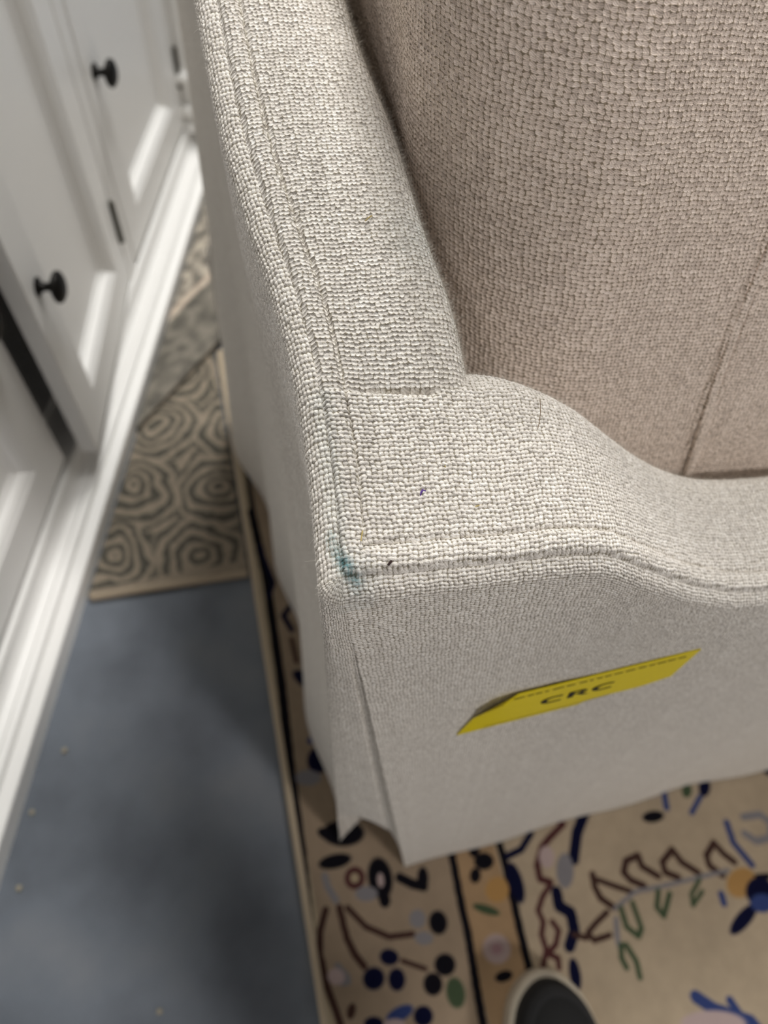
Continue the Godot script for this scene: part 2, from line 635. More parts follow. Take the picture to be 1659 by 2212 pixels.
func cover(chair: Node, mirror: bool) -> void:
	var fine := 0.004 if mirror else FINE
	# --- arm: rows run back from the joint, columns from the outer seam over the inner edge and down
	var zs := span(JOINT_Z, -0.33, fine)
	zs = join(zs, span(-0.33, -0.66, 0.006))
	var roll := 0.012
	var down := 0.22
	var ts := span(0.0, 1.0, fine / 0.044)                       # share of the flat width
	var rs := span(0.0, PI * 0.5, fine / roll)
	var ds := join(span(0.0, 0.02, fine * 1.6), span(0.02, down, 0.01))
	var w := ts.size() + rs.size() - 1 + ds.size() - 1
	var h := zs.size()
	var p := PackedVector3Array()
	var uv := PackedVector2Array()
	var disp := PackedFloat32Array()
	p.resize(w * h)
	uv.resize(w * h)
	disp.resize(w * h)
	var va := -JOINT_Z * 1.1
	var zp := JOINT_Z
	var yj := arm_y(JOINT_Z)
	for i in h:
		var z := zs[i]
		va += Vector2(z - zp, arm_y(z) - arm_y(zp)).length()
		zp = z
		var sx := arm_seam_x(z)
		var y0 := arm_y(z)
		var xi := maxf(arm_in(z) - roll, sx + 0.03)
		var near := exp((z - JOINT_Z) / 0.03)
		var fade := clampf((z + 0.34) / 0.02, 0.0, 1.0)
		var wid := xi - sx
		for j in w:
			var x: float
			var y: float
			var t: float
			if j < ts.size():
				x = sx + wid * ts[j]
				t = x
				y = lerpf(y0, y0 - yj + block_y(x, JOINT_Z), near) + 0.0015 * sin(PI * ts[j]) * (1.0 - near)
			elif j < ts.size() + rs.size() - 1:
				var a := rs[j - ts.size() + 1]
				x = xi + roll * sin(a)
				t = xi + roll * a
				y = lerpf(y0, y0 - yj + block_y(xi, JOINT_Z), near) - roll * (1.0 - cos(a))
			else:
				var d := ds[j - ts.size() - rs.size() + 2]
				x = xi + roll
				t = xi + roll * PI * 0.5 + d
				y = lerpf(y0, y0 - yj + block_y(xi, JOINT_Z), near) - roll - d
			var k := i * w + j
			p[k] = Vector3(x, y, z)
			uv[k] = Vector2(t, va) * WARP
			var e := x - sx
			var g := groove(e, 0.0020, 0.0009) + groove(e - 0.0082, 0.0013, 0.0007) + 0.0006 * exp(-pow((e - 0.004) / 0.0025, 2.0))
			var cz := JOINT_Z - z
			g += groove(cz, 0.0030 * clampf((x - 0.036) / 0.02, 0.0, 1.0) * clampf((JOINT_X - x) / 0.005, 0.0, 1.0), 0.0008)
			if not mirror:
				p[k].y += g
			disp[k] = fade * BUMP * weave_at(t, va) * smoothstep(-0.0004, 0.0012, e) * smoothstep(-0.0002, 0.0006, cz)
			if not mirror and z > -0.325 and j > ts.size() - 20 and j < ts.size() + rs.size() and (i * 7 + j * 13) % 6 == 0:
				fuzz_at.append(p[k])
				fuzz_dir.append(Vector3(x - xi + 0.004, 0.006, 0).normalized())
	emit_grid(chair, "arm_cover", p, w, h, uv, disp, -1.0, mirror)
	# --- front block and rail: columns run right along the rail, rows from the front seam to the inner edge and down
	roll = 0.014
	var xs := span(0.0, JOINT_X, fine)
	xs = join(xs, span(JOINT_X, 0.27, fine))
	xs = join(xs, span(0.27, CX, 0.006))
	ts = span(0.0, 1.0, fine / 0.052)
	rs = span(0.0, PI * 0.5, fine / roll)
	ds = join(span(0.0, 0.012, fine * 1.6), span(0.012, 0.16, 0.01))
	var nf := int(round(JOINT_X / fine))
	for pass_n in 2:
		var from := 0 if pass_n == 0 else nf
		var to := nf if pass_n == 0 else xs.size() - 1
		w = to - from + 1
		h = ts.size() if pass_n == 0 else ts.size() + rs.size() - 1 + ds.size() - 1
		p = PackedVector3Array()
		uv = PackedVector2Array()
		disp = PackedFloat32Array()
		p.resize(w * h)
		uv.resize(w * h)
		disp.resize(w * h)
		var ua := PackedFloat32Array()
		var u := xs[from]
		for j in w:
			if j:
				var xa := xs[from + j - 1]
				var xb := xs[from + j]
				u += Vector2(xb - xa, rail_h(xb) - rail_h(xa)).length()
			ua.append(u)
		for j in w:
			var x := xs[from + j]
			var zf := rail_z(x)
			var zi := rail_in(x) + roll
			var fade := clampf((0.275 - x) / 0.02, 0.0, 1.0)
			for i in h:
				var q := Vector3()
				var v: float
				var uu := ua[j]
				if i < ts.size():
					var z := lerpf(zf, zi if pass_n else JOINT_Z, ts[i])
					var xx := x
					if pass_n == 0:
						xx = lerpf(arm_seam_x(z), JOINT_X, x / JOINT_X)
						uu = xx
					q = Vector3(xx, block_y(xx, z) + 0.0015 * sin(PI * ts[i]) * smoothstep(0.0, 0.02, xx - arm_seam_x(z)), z)
					v = -z * 1.1
				elif i < ts.size() + rs.size() - 1:
					var a := rs[i - ts.size() + 1]
					q = Vector3(x, block_y(x, zi) - roll * (1.0 - cos(a)) + 0.3 * rail_k(x) * roll * sin(a), zi - roll * sin(a))
					v = -zi * 1.1 + roll * a
				else:
					var d := ds[i - ts.size() - rs.size() + 2]
					q = Vector3(x, block_y(x, zi) - roll + 0.3 * rail_k(x) * roll - d, zi - roll)
					v = -zi * 1.1 + roll * PI * 0.5 + d
				var k := i * w + j
				p[k] = q
				uv[k] = Vector2(uu, v) * WARP
				var ef := rail_z(q.x) - q.z
				var el := q.x - arm_seam_x(q.z)
				var es := minf(ef, el)
				var g := groove(es, 0.0027 if ef < el else 0.0020, 0.0009) + groove(es - 0.0082, 0.0013, 0.0007) + 0.0006 * exp(-pow((es - 0.004) / 0.0025, 2.0))
				if pass_n == 0:
					g += groove(q.z - JOINT_Z, 0.0030 * clampf((q.x - 0.036) / 0.02, 0.0, 1.0) * clampf((JOINT_X - q.x) / 0.005, 0.0, 1.0), 0.0008)
				if not mirror:
					p[k].y += g
				disp[k] = fade * BUMP * weave_at(uu, v) * smoothstep(-0.0004, 0.0012, es)
				if pass_n == 0:
					disp[k] *= smoothstep(-0.0002, 0.0006, q.z - JOINT_Z)
				if not mirror and pass_n and i > ts.size() - 20 and i < ts.size() + rs.size() and x < 0.26 and (i * 7 + j * 13) % 7 == 0:
					fuzz_at.append(q)
					fuzz_dir.append(Vector3(0, 0.006, q.z - zi - 0.004).normalized())
		emit_grid(chair, "front_corner_cover" if pass_n == 0 else "front_rail_cover", p, w, h, uv, disp, 1.0, mirror)

# outer panels: stations along the seam (side, corner, front), each running out, round and down to the hem
func shell(chair: Node, mirror: bool) -> void:
	var fine := 0.004 if mirror else FINE
	var hem := 0.013
	var st_s := PackedVector3Array()
	var st_n := PackedVector3Array()
	var st_b := PackedVector3Array()
	var st_e := PackedFloat32Array()
	var st_r := PackedFloat32Array()
	var st_u := PackedFloat32Array()
	var st_f := PackedFloat32Array()
	var st_c := PackedFloat32Array()
	var st_a := PackedFloat32Array()
	var u := 0.0
	var zs := join(span(-0.66, -0.33, 0.006), span(-0.33, -0.0962, fine))
	for i in zs.size():
		var z := zs[i]
		st_s.append(Vector3(arm_seam_x(z), seam_y(z), z))
		st_n.append(Vector3(-1, 0, 0))
		var bz := lerpf(-0.66, -0.084, (z + 0.66) / (0.66 - 0.0962))
		st_b.append(Vector3(lut([-0.66, -0.6, -0.55, -0.4, -0.2, -0.084], [-0.014, -0.004, 0.006, 0.024, 0.028, 0.031], bz) + 0.004 * sin(z * 34.0), hem, bz))
		st_e.append(0.0012)
		st_r.append(0.0062)
		if i:
			u += st_s[i].distance_to(st_s[i - 1])
		st_u.append(u)
		st_f.append(clampf((z + 0.34) / 0.02, 0.0, 1.0))
		st_c.append(-1.0)
		st_a.append(0.0)
	var nc := 9 if mirror else 60
	var cs := Vector3(arm_seam_x(-0.0962), rail_h(0.024), -0.0962)
	var a_fl := Vector3(0.031, hem, -0.084)
	var b_fl := Vector3(0.095, hem, -0.045)
	for i in range(1, nc):
		var c := float(i) / nc
		st_s.append(cs)
		var a := PI * 0.5 * c
		st_n.append(Vector3(-cos(a), 0, sin(a)))
		st_b.append(a_fl.lerp(b_fl, c))
		st_e.append(lerpf(0.0012, 0.0002, smoothstep(0.0, 0.8, c)))
		st_r.append(lerpf(0.0062, 0.0120, smoothstep(0.4, 1.0, c)))
		u += 0.022 / nc
		st_u.append(u)
		st_f.append(1.0)
		st_c.append(c)
		st_a.append(0.6 * smoothstep(0.3, 1.0, c))
	var xs := join(span(cs.x, 0.27, fine), span(0.27, CX, 0.006))
	for i in xs.size():
		var x := xs[i]
		st_s.append(Vector3(x, rail_h(x), rail_z(x)))
		st_n.append(Vector3(0, 0, 1))
		var bx := 0.095 + (x - cs.x) * (CX - 0.095) / (CX - cs.x)
		st_b.append(Vector3(bx, hem, lerpf(-0.045, -0.058, (bx - 0.095) / 0.45) + 0.0015 * sin(bx * 40.0)))
		st_e.append(0.0002)
		st_r.append(0.0120)
		if i:
			u += st_s[st_s.size() - 1].distance_to(st_s[st_s.size() - 2])
		st_u.append(u)
		st_f.append(clampf((0.275 - x) / 0.02, 0.0, 1.0))
		st_c.append(2.0)
		st_a.append(0.6)
	var ts := span(0.0, 0.075, fine)
	var nfine := ts.size()
	ts = join(ts, span(1.0, 2.0, 1.0 / 44.0))      # past 1: share of what is left
	var h := ts.size()
	var split := zs.size() + nc - 1 - (2 if mirror else 10)
	for pass_n in 2:
		var from := 0 if pass_n == 0 else split
		var to := split if pass_n == 0 else st_s.size() - 1
		var w := to - from + 1
		var p := PackedVector3Array()
		var uv := PackedVector2Array()
		var disp := PackedFloat32Array()
		p.resize(w * h)
		uv.resize(w * h)
		disp.resize(w * h)
		for j in w:
			var s := from + j
			var e := st_e[s]
			var r := st_r[s]
			var a0 := st_a[s]
			var arc := e + r * (PI * 0.5 - a0)
			var q0 := st_s[s] + st_n[s] * (e + r * (1.0 - sin(a0))) + Vector3(0, -0.12 * e - r * cos(a0), 0)
			var face := q0.distance_to(st_b[s])
			var c := st_c[s]
			for i in h:
				var t := ts[i] if i < nfine else lerpf(0.075, arc + face, ts[i] - 1.0)
				var q: Vector3
				if t < e:
					q = st_s[s] + st_n[s] * t + Vector3(0, -0.12 * t, 0)
				elif t < arc:
					var a := a0 + (t - e) / r
					q = st_s[s] + st_n[s] * (e + r * (sin(a) - sin(a0))) + Vector3(0, -0.12 * e - r * (cos(a0) - cos(a)), 0)
				else:
					var f := (t - arc) / face
					q = q0.lerp(st_b[s], f)
					if c < 0.0:
						q.x += 0.004 * sin(PI * f) + 0.003 * f * sin(st_u[s] * 30.0 + f * 3.0)
					elif c > 1.0:
						q.z += 0.004 * sin(PI * f)
					else:
						var lowf := smoothstep(0.62, 1.0, f)
						q += Vector3(0.43, 0, -0.9) * (0.042 * sin(PI * c) * lowf)
						q.y += 0.004 * sin(PI * c) * lowf
				var k := i * w + j
				p[k] = q
				uv[k] = Vector2(st_u[s], t) * WARP
				var fd := st_f[s] * smoothstep(0.075, 0.018, t)
				if not mirror:
					p[k].y -= lerpf(0.0020, 0.0027, clampf(c, 0.0, 1.0)) * clampf(1.0 - t / 0.12, 0.0, 1.0)
				var g := groove(st_u[s] - st_u[split], 0.0009, 0.0009) * smoothstep(0.03, 0.09, t)
				disp[k] = fd * BUMP * weave_at(st_u[s], t) * smoothstep(-0.0003, 0.0010, t) + (0.0 if mirror else g)
				if not mirror and c < 1.5 and t > e and t < arc and st_f[s] > 0.5 and (i * 5 + j * 11) % 9 == 0:
					fuzz_at.append(q)
					fuzz_dir.append((st_n[s] + Vector3(0, 0.7, 0)).normalized())
		emit_grid(chair, "side_panel" if pass_n == 0 else "front_panel", p, w, h, uv, disp, -1.0, mirror)

func stitches(chair: Node) -> void:
	var st := begin()
	var path: Array[Vector3] = []
	var z := -0.42
	while z < -0.1045:
		path.append(Vector3(arm_seam_x(z) + 0.0082, (arm_y(z) if z < JOINT_Z else block_y(arm_seam_x(z) + 0.0082, z)) + 0.0002, z))
		z += 0.0021
	var x := 0.0325
	while x < CX:
		path.append(Vector3(x, block_y(x, rail_z(x) - 0.0082) + 0.0001, rail_z(x) - 0.0082))
		x += 0.0021 * (0.75 if x > 0.12 and x < 0.2 else 1.0)
	for i in range(0, path.size() - 1, 2):
		var a := path[i]
		var b := path[i + 1]
		if a.distance_to(b) < 0.006:
			tube(st, [a - Vector3(0, 0.0003, 0), a.lerp(b, 0.5) + Vector3(0, 0.00008, 0), b - Vector3(0, 0.0003, 0)], 0.00019, 5)
	part("topstitch", st.commit(), thread_mat, chair)

func fuzz(chair: Node) -> void:
	var st := begin()
	var pts: Array = []
	for i in 6:
		var f := i / 5.0
		pts.append(Vector3(0.35 * f * f, f, 0.2 * sin(f * 3.0)))
	var prev: Array = []
	for i in 6:
		var r := lerpf(0.011, 0.006, i / 5.0)
		var ring: Array = []
		for j in 3:
			ring.append(pts[i] + Vector3(cos(TAU * j / 3.0), 0, sin(TAU * j / 3.0)) * r)
		if i:
			for j in 3:
				quad(st, prev[j], prev[(j + 1) % 3], ring[(j + 1) % 3], ring[j], prev[j] - pts[i - 1])
		prev = ring
	var mm := MultiMesh.new()
	mm.transform_format = MultiMesh.TRANSFORM_3D
	mm.mesh = st.commit()
	mm.instance_count = fuzz_at.size()
	for i in fuzz_at.size():
		var d := (fuzz_dir[i] + Vector3(rng.randfn(0, 0.7), rng.randfn(0, 0.5), rng.randfn(0, 0.7))).normalized()
		var a := d.cross(Vector3(rng.randf() - 0.5, rng.randf() - 0.5, rng.randf() - 0.5)).normalized()
		var ln := rng.randf_range(0.0008, 0.0024)
		if rng.randf() < 0.05:
			ln *= 2.2
		mm.set_instance_transform(i, Transform3D(Basis(a * 0.0024, d * ln, a.cross(d) * 0.0024), fuzz_at[i]))
	var o := MultiMeshInstance3D.new()
	o.name = "yarn_fuzz"
	o.multimesh = mm
	o.material_override = mat(Color(0.86, 0.84, 0.80), 0.9)
	o.set_meta("kind", "stuff")
	chair.add_child(o, true)

# ================= seat cushion =================

const CUSHION_R := 0.055
const CUSHION_LEFT := 0.16      # straight run of the left and right sides
const CUSHION_FRONT := 0.554    # straight run of front and back

func cushion_plan(s: float) -> Array:   # point and outward normal in plan; s runs round from 0 at the front left corner, rightwards
	var q := CUSHION_R * PI * 0.5
	var total := 4.0 * q + 2.0 * CUSHION_LEFT + 2.0 * CUSHION_FRONT
	s = fposmod(s, total)
	var c := Vector2(0.098 + CUSHION_R, -0.178 - CUSHION_R)
	var a := PI
	for run: float in [CUSHION_FRONT, CUSHION_LEFT, CUSHION_FRONT, CUSHION_LEFT]:
		if s < q:
			var b := a - s / CUSHION_R
			var n := Vector2(cos(b), sin(b))
			return [c + n * CUSHION_R, n]
		s -= q
		a -= PI * 0.5
		var n := Vector2(cos(a), sin(a))
		var along := Vector2(n.y, -n.x)
		if s < run:
			return [c + n * CUSHION_R + along * s, n]
		s -= run
		c += along * run
	return [c, Vector2(-1, 0)]

func cushion_point(s: float, t: float) -> Vector3:  # t: 0 bottom, 1 where the top begins, to 2 over the top
	var pl := cushion_plan(s)
	var p: Vector2 = pl[0]
	var n: Vector2 = pl[1]
	var y: float
	var o: float
	if t < 1.0:
		y = lerpf(0.455, 0.76, t)
		o = 0.012 * sin(PI * clampf((y - 0.45) / 0.33, 0.0, 1.0))
	elif t > 2.0:
		var rim := cushion_point(s, 2.0)
		var mid := Vector3(0.43, 0.832, -0.39)
		var f := t - 2.0
		return Vector3(lerpf(rim.x, mid.x, f), lerpf(rim.y, mid.y, sin(f * PI * 0.5)), lerpf(rim.z, mid.z, f))
	else:
		var a := (t - 1.0) * PI * 0.5
		y = 0.76 + 0.06 * sin(a)
		o = -0.06 * (1.0 - cos(a)) + 0.012 * sin(PI * 0.94) * (2.0 - t)
	var lean := -0.30 * (y - 0.6)
	return Vector3(p.x + n.x * o - n.x * lean * 0.35, y, p.y + n.y * o + lean)

func seat_cushion() -> void:
	var t := thing("seat_cushion", "plump cream woven cushion standing inside the armchair, with a flat vertical seam", "cushion")
	var ss := join(join(span(-0.9, -0.13, 0.012), span(-0.13, 0.19, 0.0006)), span(0.19, 2.0 * CUSHION_R * PI + 2.0 * (CUSHION_LEFT + CUSHION_FRONT) - 0.9, 0.012))
	var ts := join(join(span(0.0, 0.30, 0.03), span(0.30, 1.0, 0.0019)), join(span(1.0, 1.5, 0.009), join(span(1.5, 2.0, 0.06), span(2.0, 3.0, 0.1))))
	var w := ss.size()
	var h := ts.size()
	var p := PackedVector3Array()
	var uv := PackedVector2Array()
	var disp := PackedFloat32Array()
	p.resize(w * h)
	uv.resize(w * h)
	disp.resize(w * h)
	for i in h:
		var v := ts[i] * 0.305 if ts[i] < 1.0 else 0.305 + (ts[i] - 1.0) * 0.094
		for j in w:
			var k := i * w + j
			p[k] = cushion_point(ss[j], ts[i])
			uv[k] = Vector2(ss[j], v + 0.05 * ss[j]) * WARP
			disp[k] = BUMP * 1.1 * weave_at(ss[j], v + 0.05 * ss[j]) * clampf((0.19 - ss[j]) / 0.01, 0.0, 1.0) * clampf((ss[j] + 0.13) / 0.01, 0.0, 1.0)
			var sd := absf(ss[j] - seam_s(ts[i])) - 0.0032
			disp[k] += groove(sd, 0.0013, 0.0009)
			disp[k] += 0.0022 * sin(ss[j] * 31.0 + v * 11.0) * sin(v * 24.0 + 1.0) * clampf(2.0 - ts[i], 0.0, 1.0)
	var n := grid_normals(p, w, h, -1.0)
	for k in w * h:
		p[k] += n[k] * disp[k]
	part("cushion_cover", grid_mesh(p, w, h, uv, PackedColorArray(), -1.0), warm_lit_fabric, t)
	# flat felled seam: a raised strip with a stitched edge on both sides
	var sw := 15
	var sp := PackedVector3Array()
	var suv := PackedVector2Array()
	var rows := 260
	for i in rows:
		var tt := lerpf(0.02, 1.3, float(i) / (rows - 1))
		for j in sw:
			var f := float(j) / (sw - 1)
			var s := seam_s(tt) + lerpf(-0.0027, 0.0027, f)
			var q := cushion_point(s, tt)
			var lift := 0.0024 * pow(maxf(0.0, sin(PI * f)), 0.3) - 0.0006
			var v := tt * 0.305
			q += Vector3(0, 0.1, 1).normalized() * (lift + 0.0022 * sin(s * 31.0 + v * 11.0) * sin(v * 24.0 + 1.0) + BUMP * 0.7 * weave_at(s, v))
			sp.append(q)
			suv.append(Vector2(s, v) * WARP)
	part("felled_seam", grid_mesh(sp, sw, rows, suv, PackedColorArray(), -1.0), warm_lit_fabric, t)

func seam_s(t: float) -> float:
	var y := lerpf(0.455, 0.76, t)
	var x := lut([0.45, 0.54, 0.5738, 0.6045, 0.6304, 0.655, 0.6766, 0.78], [0.222, 0.217, 0.2136, 0.2112, 0.2105, 0.2115, 0.2140, 0.230], y)
	return x - 0.153 + 0.055 * PI * 0.5

# ================= price tag =================

func price_tag() -> void:
	var t := thing("price_tag", "bright yellow price tag lettered in black on the armchair's front panel", "price tag")
	var bl := Vector3(0.0861, 0.4705, -0.0782)
	var tl := Vector3(0.0965, 0.5166, -0.0810)
	var tr := Vector3(0.2043, 0.5273, -0.0816)
	var br := Vector3(0.2023, 0.4831, -0.0790)
	var ex := (br - bl).normalized()
	var nz := ex.cross((tr - br).normalized()).normalized()
	var ey := nz.cross(ex)
	var th := nz * 0.0006
	var lift := nz * 0.0015
	var st := begin()
	# the sheet, its upper left corner curled a little off the cloth
	var top_in := tl.lerp(tr, 0.13) + lift
	var left_in := tl.lerp(bl, 0.5) + lift
	var flat: Array[Vector3] = [bl + lift, br + lift, tr + lift, top_in, left_in]
	var curl: Array[Vector3] = [left_in, top_in, tl.lerp(tr, 0.05) + lift + nz * 0.0035, tl.lerp(bl, 0.2) + lift + nz * 0.0025]
	for poly: Array[Vector3] in [flat, curl]:
		for i in range(1, poly.size() - 1):
			tri(st, poly[0] + th, poly[i] + th, poly[i + 1] + th, nz)
			tri(st, poly[0], poly[i], poly[i + 1], -nz)
		for i in poly.size():
			var a := poly[i]
			var b := poly[(i + 1) % poly.size()]
			quad(st, a, b, b + th, a + th, (b - a).cross(nz))
	var ym := mat(Color(0.93, 0.85, 0.02), 0.35)
	part("tag_sheet", st.commit(), ym, t)
	var ink := mat(Color(0.06, 0.07, 0.07), 0.6)
	var tm := TextMesh.new()
	tm.text = "CRC"
	var f := SystemFont.new()
	f.font_names = PackedStringArray(["Droid Sans"])
	f.font_weight = 700
	tm.font = f
	tm.font_size = 64
	tm.pixel_size = 0.0002
	tm.depth = 0.0
	var o := part("lettering", tm, ink, t)
	o.transform = Transform3D(Basis(ex * 1.7, ey * 1.0, nz), bl.lerp(tr, 0.5) + ex * 0.001 + ey * 0.0005 + lift + th + nz * 0.0002)
	# a line of fine print near the top edge and a thin rule near the bottom edge
	st = begin()
	var x := 0.012
	while x < 0.098:
		var wd := rng.randf_range(0.002, 0.006)
		var a := tl + (tr - tl).normalized() * x - ey * 0.0055 + lift + th + nz * 0.0003
		quad(st, a, a + ex * wd, a + ex * wd + ey * 0.0012, a + ey * 0.0012, nz)
		x += wd + rng.randf_range(0.0008, 0.002)
	part("fine_print", st.commit(), mat(Color(0.42, 0.37, 0.05), 0.6), t)
	st = begin()
	var b0 := bl + ex * 0.014 + ey * 0.004 + lift + th + nz * 0.0003
	quad(st, b0, b0 + ex * 0.07, b0 + ex * 0.07 + ey * 0.0005, b0 + ey * 0.0005, nz)
	part("printed_rule", st.commit(), mat(Color(0.42, 0.37, 0.05), 0.6), t)

# ================= cabinet =================

func sweep(profile: Array, s0: float, s1: float) -> ArrayMesh:
	var st := begin()
	for i in profile.size() - 1:
		var a: Vector2 = profile[i]
		var b: Vector2 = profile[i + 1]
		var d := b - a
		quad(st, Vector3(s0, a.y, a.x), Vector3(s1, a.y, a.x), Vector3(s1, b.y, b.x), Vector3(s0, b.y, b.x), Vector3(0, -d.x, d.y))
	for e: float in [s0, s1]:
		for i in range(1, profile.size() - 1):
			var a: Vector2 = profile[0]
			var b: Vector2 = profile[i]
			var c: Vector2 = profile[i + 1]
			tri(st, Vector3(e, a.y, a.x), Vector3(e, b.y, b.x), Vector3(e, c.y, c.x), Vector3(-1 if e == s0 else 1, 0, 0))
	return st.commit()

func door_mesh(x0: float, x1: float, h: float) -> ArrayMesh:
	var st := begin()
	var rings := [Vector2(0, -0.02), Vector2(0, -0.0015), Vector2(0.0015, 0.0), Vector2(0.056, 0.0), Vector2(0.058, -0.0015), Vector2(0.061, -0.0022), Vector2(0.066, -0.005), Vector2(0.069, -0.0085), Vector2(0.071, -0.0125), Vector2(0.0745, -0.0135), Vector2(0.077, -0.016)]
	for i in rings.size() - 1:
		var a: Vector2 = rings[i]
		var b: Vector2 = rings[i + 1]
		var oa: Array = [Vector3(x0 + a.x, a.x, a.y), Vector3(x1 - a.x, a.x, a.y), Vector3(x1 - a.x, h - a.x, a.y), Vector3(x0 + a.x, h - a.x, a.y)]
		var ob: Array = [Vector3(x0 + b.x, b.x, b.y), Vector3(x1 - b.x, b.x, b.y), Vector3(x1 - b.x, h - b.x, b.y), Vector3(x0 + b.x, h - b.x, b.y)]
		var side: Array = [Vector3(0, -1, 0), Vector3(1, 0, 0), Vector3(0, 1, 0), Vector3(-1, 0, 0)]
		for k in 4:
			var m := (k + 1) % 4
			var out: Vector3 = side[k] * (a.y - b.y) * -1.0 + Vector3(0, 0, b.x - a.x)
			quad(st, oa[k], oa[m], ob[m], ob[k], out if out.length() > 1e-6 else Vector3(0, 0, 1))
	var z: Vector2 = rings[rings.size() - 1]
	quad(st, Vector3(x0 + z.x, z.x, z.y), Vector3(x1 - z.x, z.x, z.y), Vector3(x1 - z.x, h - z.x, z.y), Vector3(x0 + z.x, h - z.x, z.y), Vector3(0, 0, 1))
	quad(st, Vector3(x0, 0, -0.02), Vector3(x1, 0, -0.02), Vector3(x1, h, -0.02), Vector3(x0, h, -0.02), Vector3(0, 0, -1))
	return st.commit()

func cabinet() -> void:
	var white := mat(Color(0.965, 0.96, 0.95), 0.33)
	var dark := mat(Color(0.10, 0.092, 0.082), 0.42, 0.55)
	var brass := mat(Color(0.30, 0.29, 0.24), 0.45, 0.7)
	var c := thing("cabinet", "white painted cabinet with recessed panel doors, dark round knobs and a moulded base", "cabinet", Vector3(-0.313, 0, -0.123))
	c.basis = Basis(Vector3(0.293, 0, -0.956).normalized(), Vector3.UP, Vector3(0.956, 0, 0.293).normalized())
	const FACE := -0.045
	const S0 := -1.0
	const S1 := 1.42
	const TOP := 0.90
	# base moulding: plinth face, nosing, beads and cove
	var pf: Array = [Vector2(-0.10, 0.0), Vector2(0.0, 0.0), Vector2(0.0, 0.029)]
	for i in 5:
		var a := PI * 0.5 * (i + 1) / 5.0
		pf.append(Vector2(-0.003 + 0.003 * cos(a), 0.029 + 0.003 * sin(a)))
	pf.append(Vector2(-0.015, 0.0335))
	pf.append(Vector2(-0.0155, 0.0365))
	for i in 7:
		var a := PI * 0.5 * (i + 1) / 7.0
		pf.append(Vector2(-0.0155 - 0.009 * (1.0 - cos(a)), 0.0365 + 0.006 * sin(a)))
	pf.append(Vector2(-0.0245, 0.0455))
	pf.append(Vector2(-0.027, 0.0465))
	for i in 8:
		var a := PI * 0.5 * (i + 1) / 8.0
		pf.append(Vector2(-0.027 - 0.014 * sin(a), 0.0465 + 0.017 * (1.0 - cos(a))))
	pf.append(Vector2(-0.041, 0.068))
	pf.append(Vector2(-0.0435, 0.0705))
	pf.append(Vector2(-0.046, 0.071))
	pf.append(Vector2(-0.10, 0.071))
	part("base_moulding", sweep(pf, S0, S1), white, c)
	# carcass and face frame
	var st := begin()
	for q: Array in [[Vector3((S0 + S1) * 0.5, 0.47, FACE - 0.42), Vector3(S1 - S0 - 0.02, 0.80, 0.02)], [Vector3((S0 + S1) * 0.5, 0.076, FACE - 0.225), Vector3(S1 - S0 - 0.06, 0.012, 0.36)], [Vector3(S0 + 0.02, 0.48, FACE - 0.215), Vector3(0.02, 0.80, 0.39)], [Vector3(S1 - 0.02, 0.48, FACE - 0.215), Vector3(0.02, 0.80, 0.39)], [Vector3(0.09, 0.48, FACE - 0.22), Vector3(0.02, 0.80, 0.38)], [Vector3(0.82, 0.48, FACE - 0.22), Vector3(0.02, 0.80, 0.38)]]:
		bevel_box(st, q[0], q[1], 0.001)
	part("carcass", st.commit(), white, c)
	st = begin()
	for s: Vector3 in [Vector3(-0.95, -0.62, 0), Vector3(-0.22, 0.105, 0), Vector3(0.803, 0.831, 0), Vector3(1.191, 1.199, 0), Vector3(1.24, 1.40, 0)]:
		bevel_box(st, Vector3((s.x + s.y) * 0.5, 0.478, FACE - 0.0105), Vector3(s.y - s.x, 0.815, 0.02), 0.001)
	bevel_box(st, Vector3((S0 + S1) * 0.5, 0.878, FACE - 0.011), Vector3(S1 - S0 - 0.04, 0.035, 0.0195), 0.001)
	part("face_frame", st.commit(), white, c)
	st = begin()
	bevel_box(st, Vector3((S0 + S1) * 0.5, TOP + 0.012, FACE - 0.215), Vector3(S1 - S0 + 0.04, 0.025, 0.50), 0.006)
	part("cabinet_top", st.commit(), white, c)
	# turned corner post with rings
	var prof: Array = []
	for q: Vector2 in [Vector2(0.034, 0.071), Vector2(0.034, 0.082), Vector2(0.028, 0.086), Vector2(0.024, 0.09)]:
		prof.append(q)
	for ring: Vector2 in [Vector2(0.104, 0.013), Vector2(0.160, 0.011)]:
		for i in 9:
			var a := -PI * 0.5 + PI * i / 8.0
			prof.append(Vector2(0.0225 + 0.011 * cos(a), ring.x + ring.y * sin(a)))
		prof.append(Vector2(0.0215, ring.x + ring.y + 0.006))
	for q: Vector2 in [Vector2(0.021, 0.2), Vector2(0.020, 0.5), Vector2(0.021, 0.8), Vector2(0.03, 0.83), Vector2(0.03, 0.895)]:
		prof.append(q)
	part("turned_post", lathe(prof, 28, Transform3D(Basis(), Vector3(1.214, 0, FACE + 0.010))), white, c)
	# doors
	var dh := 0.77
	door(c, "door", 0.10, 0.470, dh, true, 0.0, white, dark, brass, FACE)
	door(c, "door", 0.482, 0.800, dh, false, 0.115, white, dark, brass, FACE, 0.243)
	door(c, "door", 0.834, 1.189, dh, false, 0.0, white, dark, brass, FACE)
	door(c, "door", -0.615, -0.225, dh, false, 0.0, white, dark, brass, FACE)

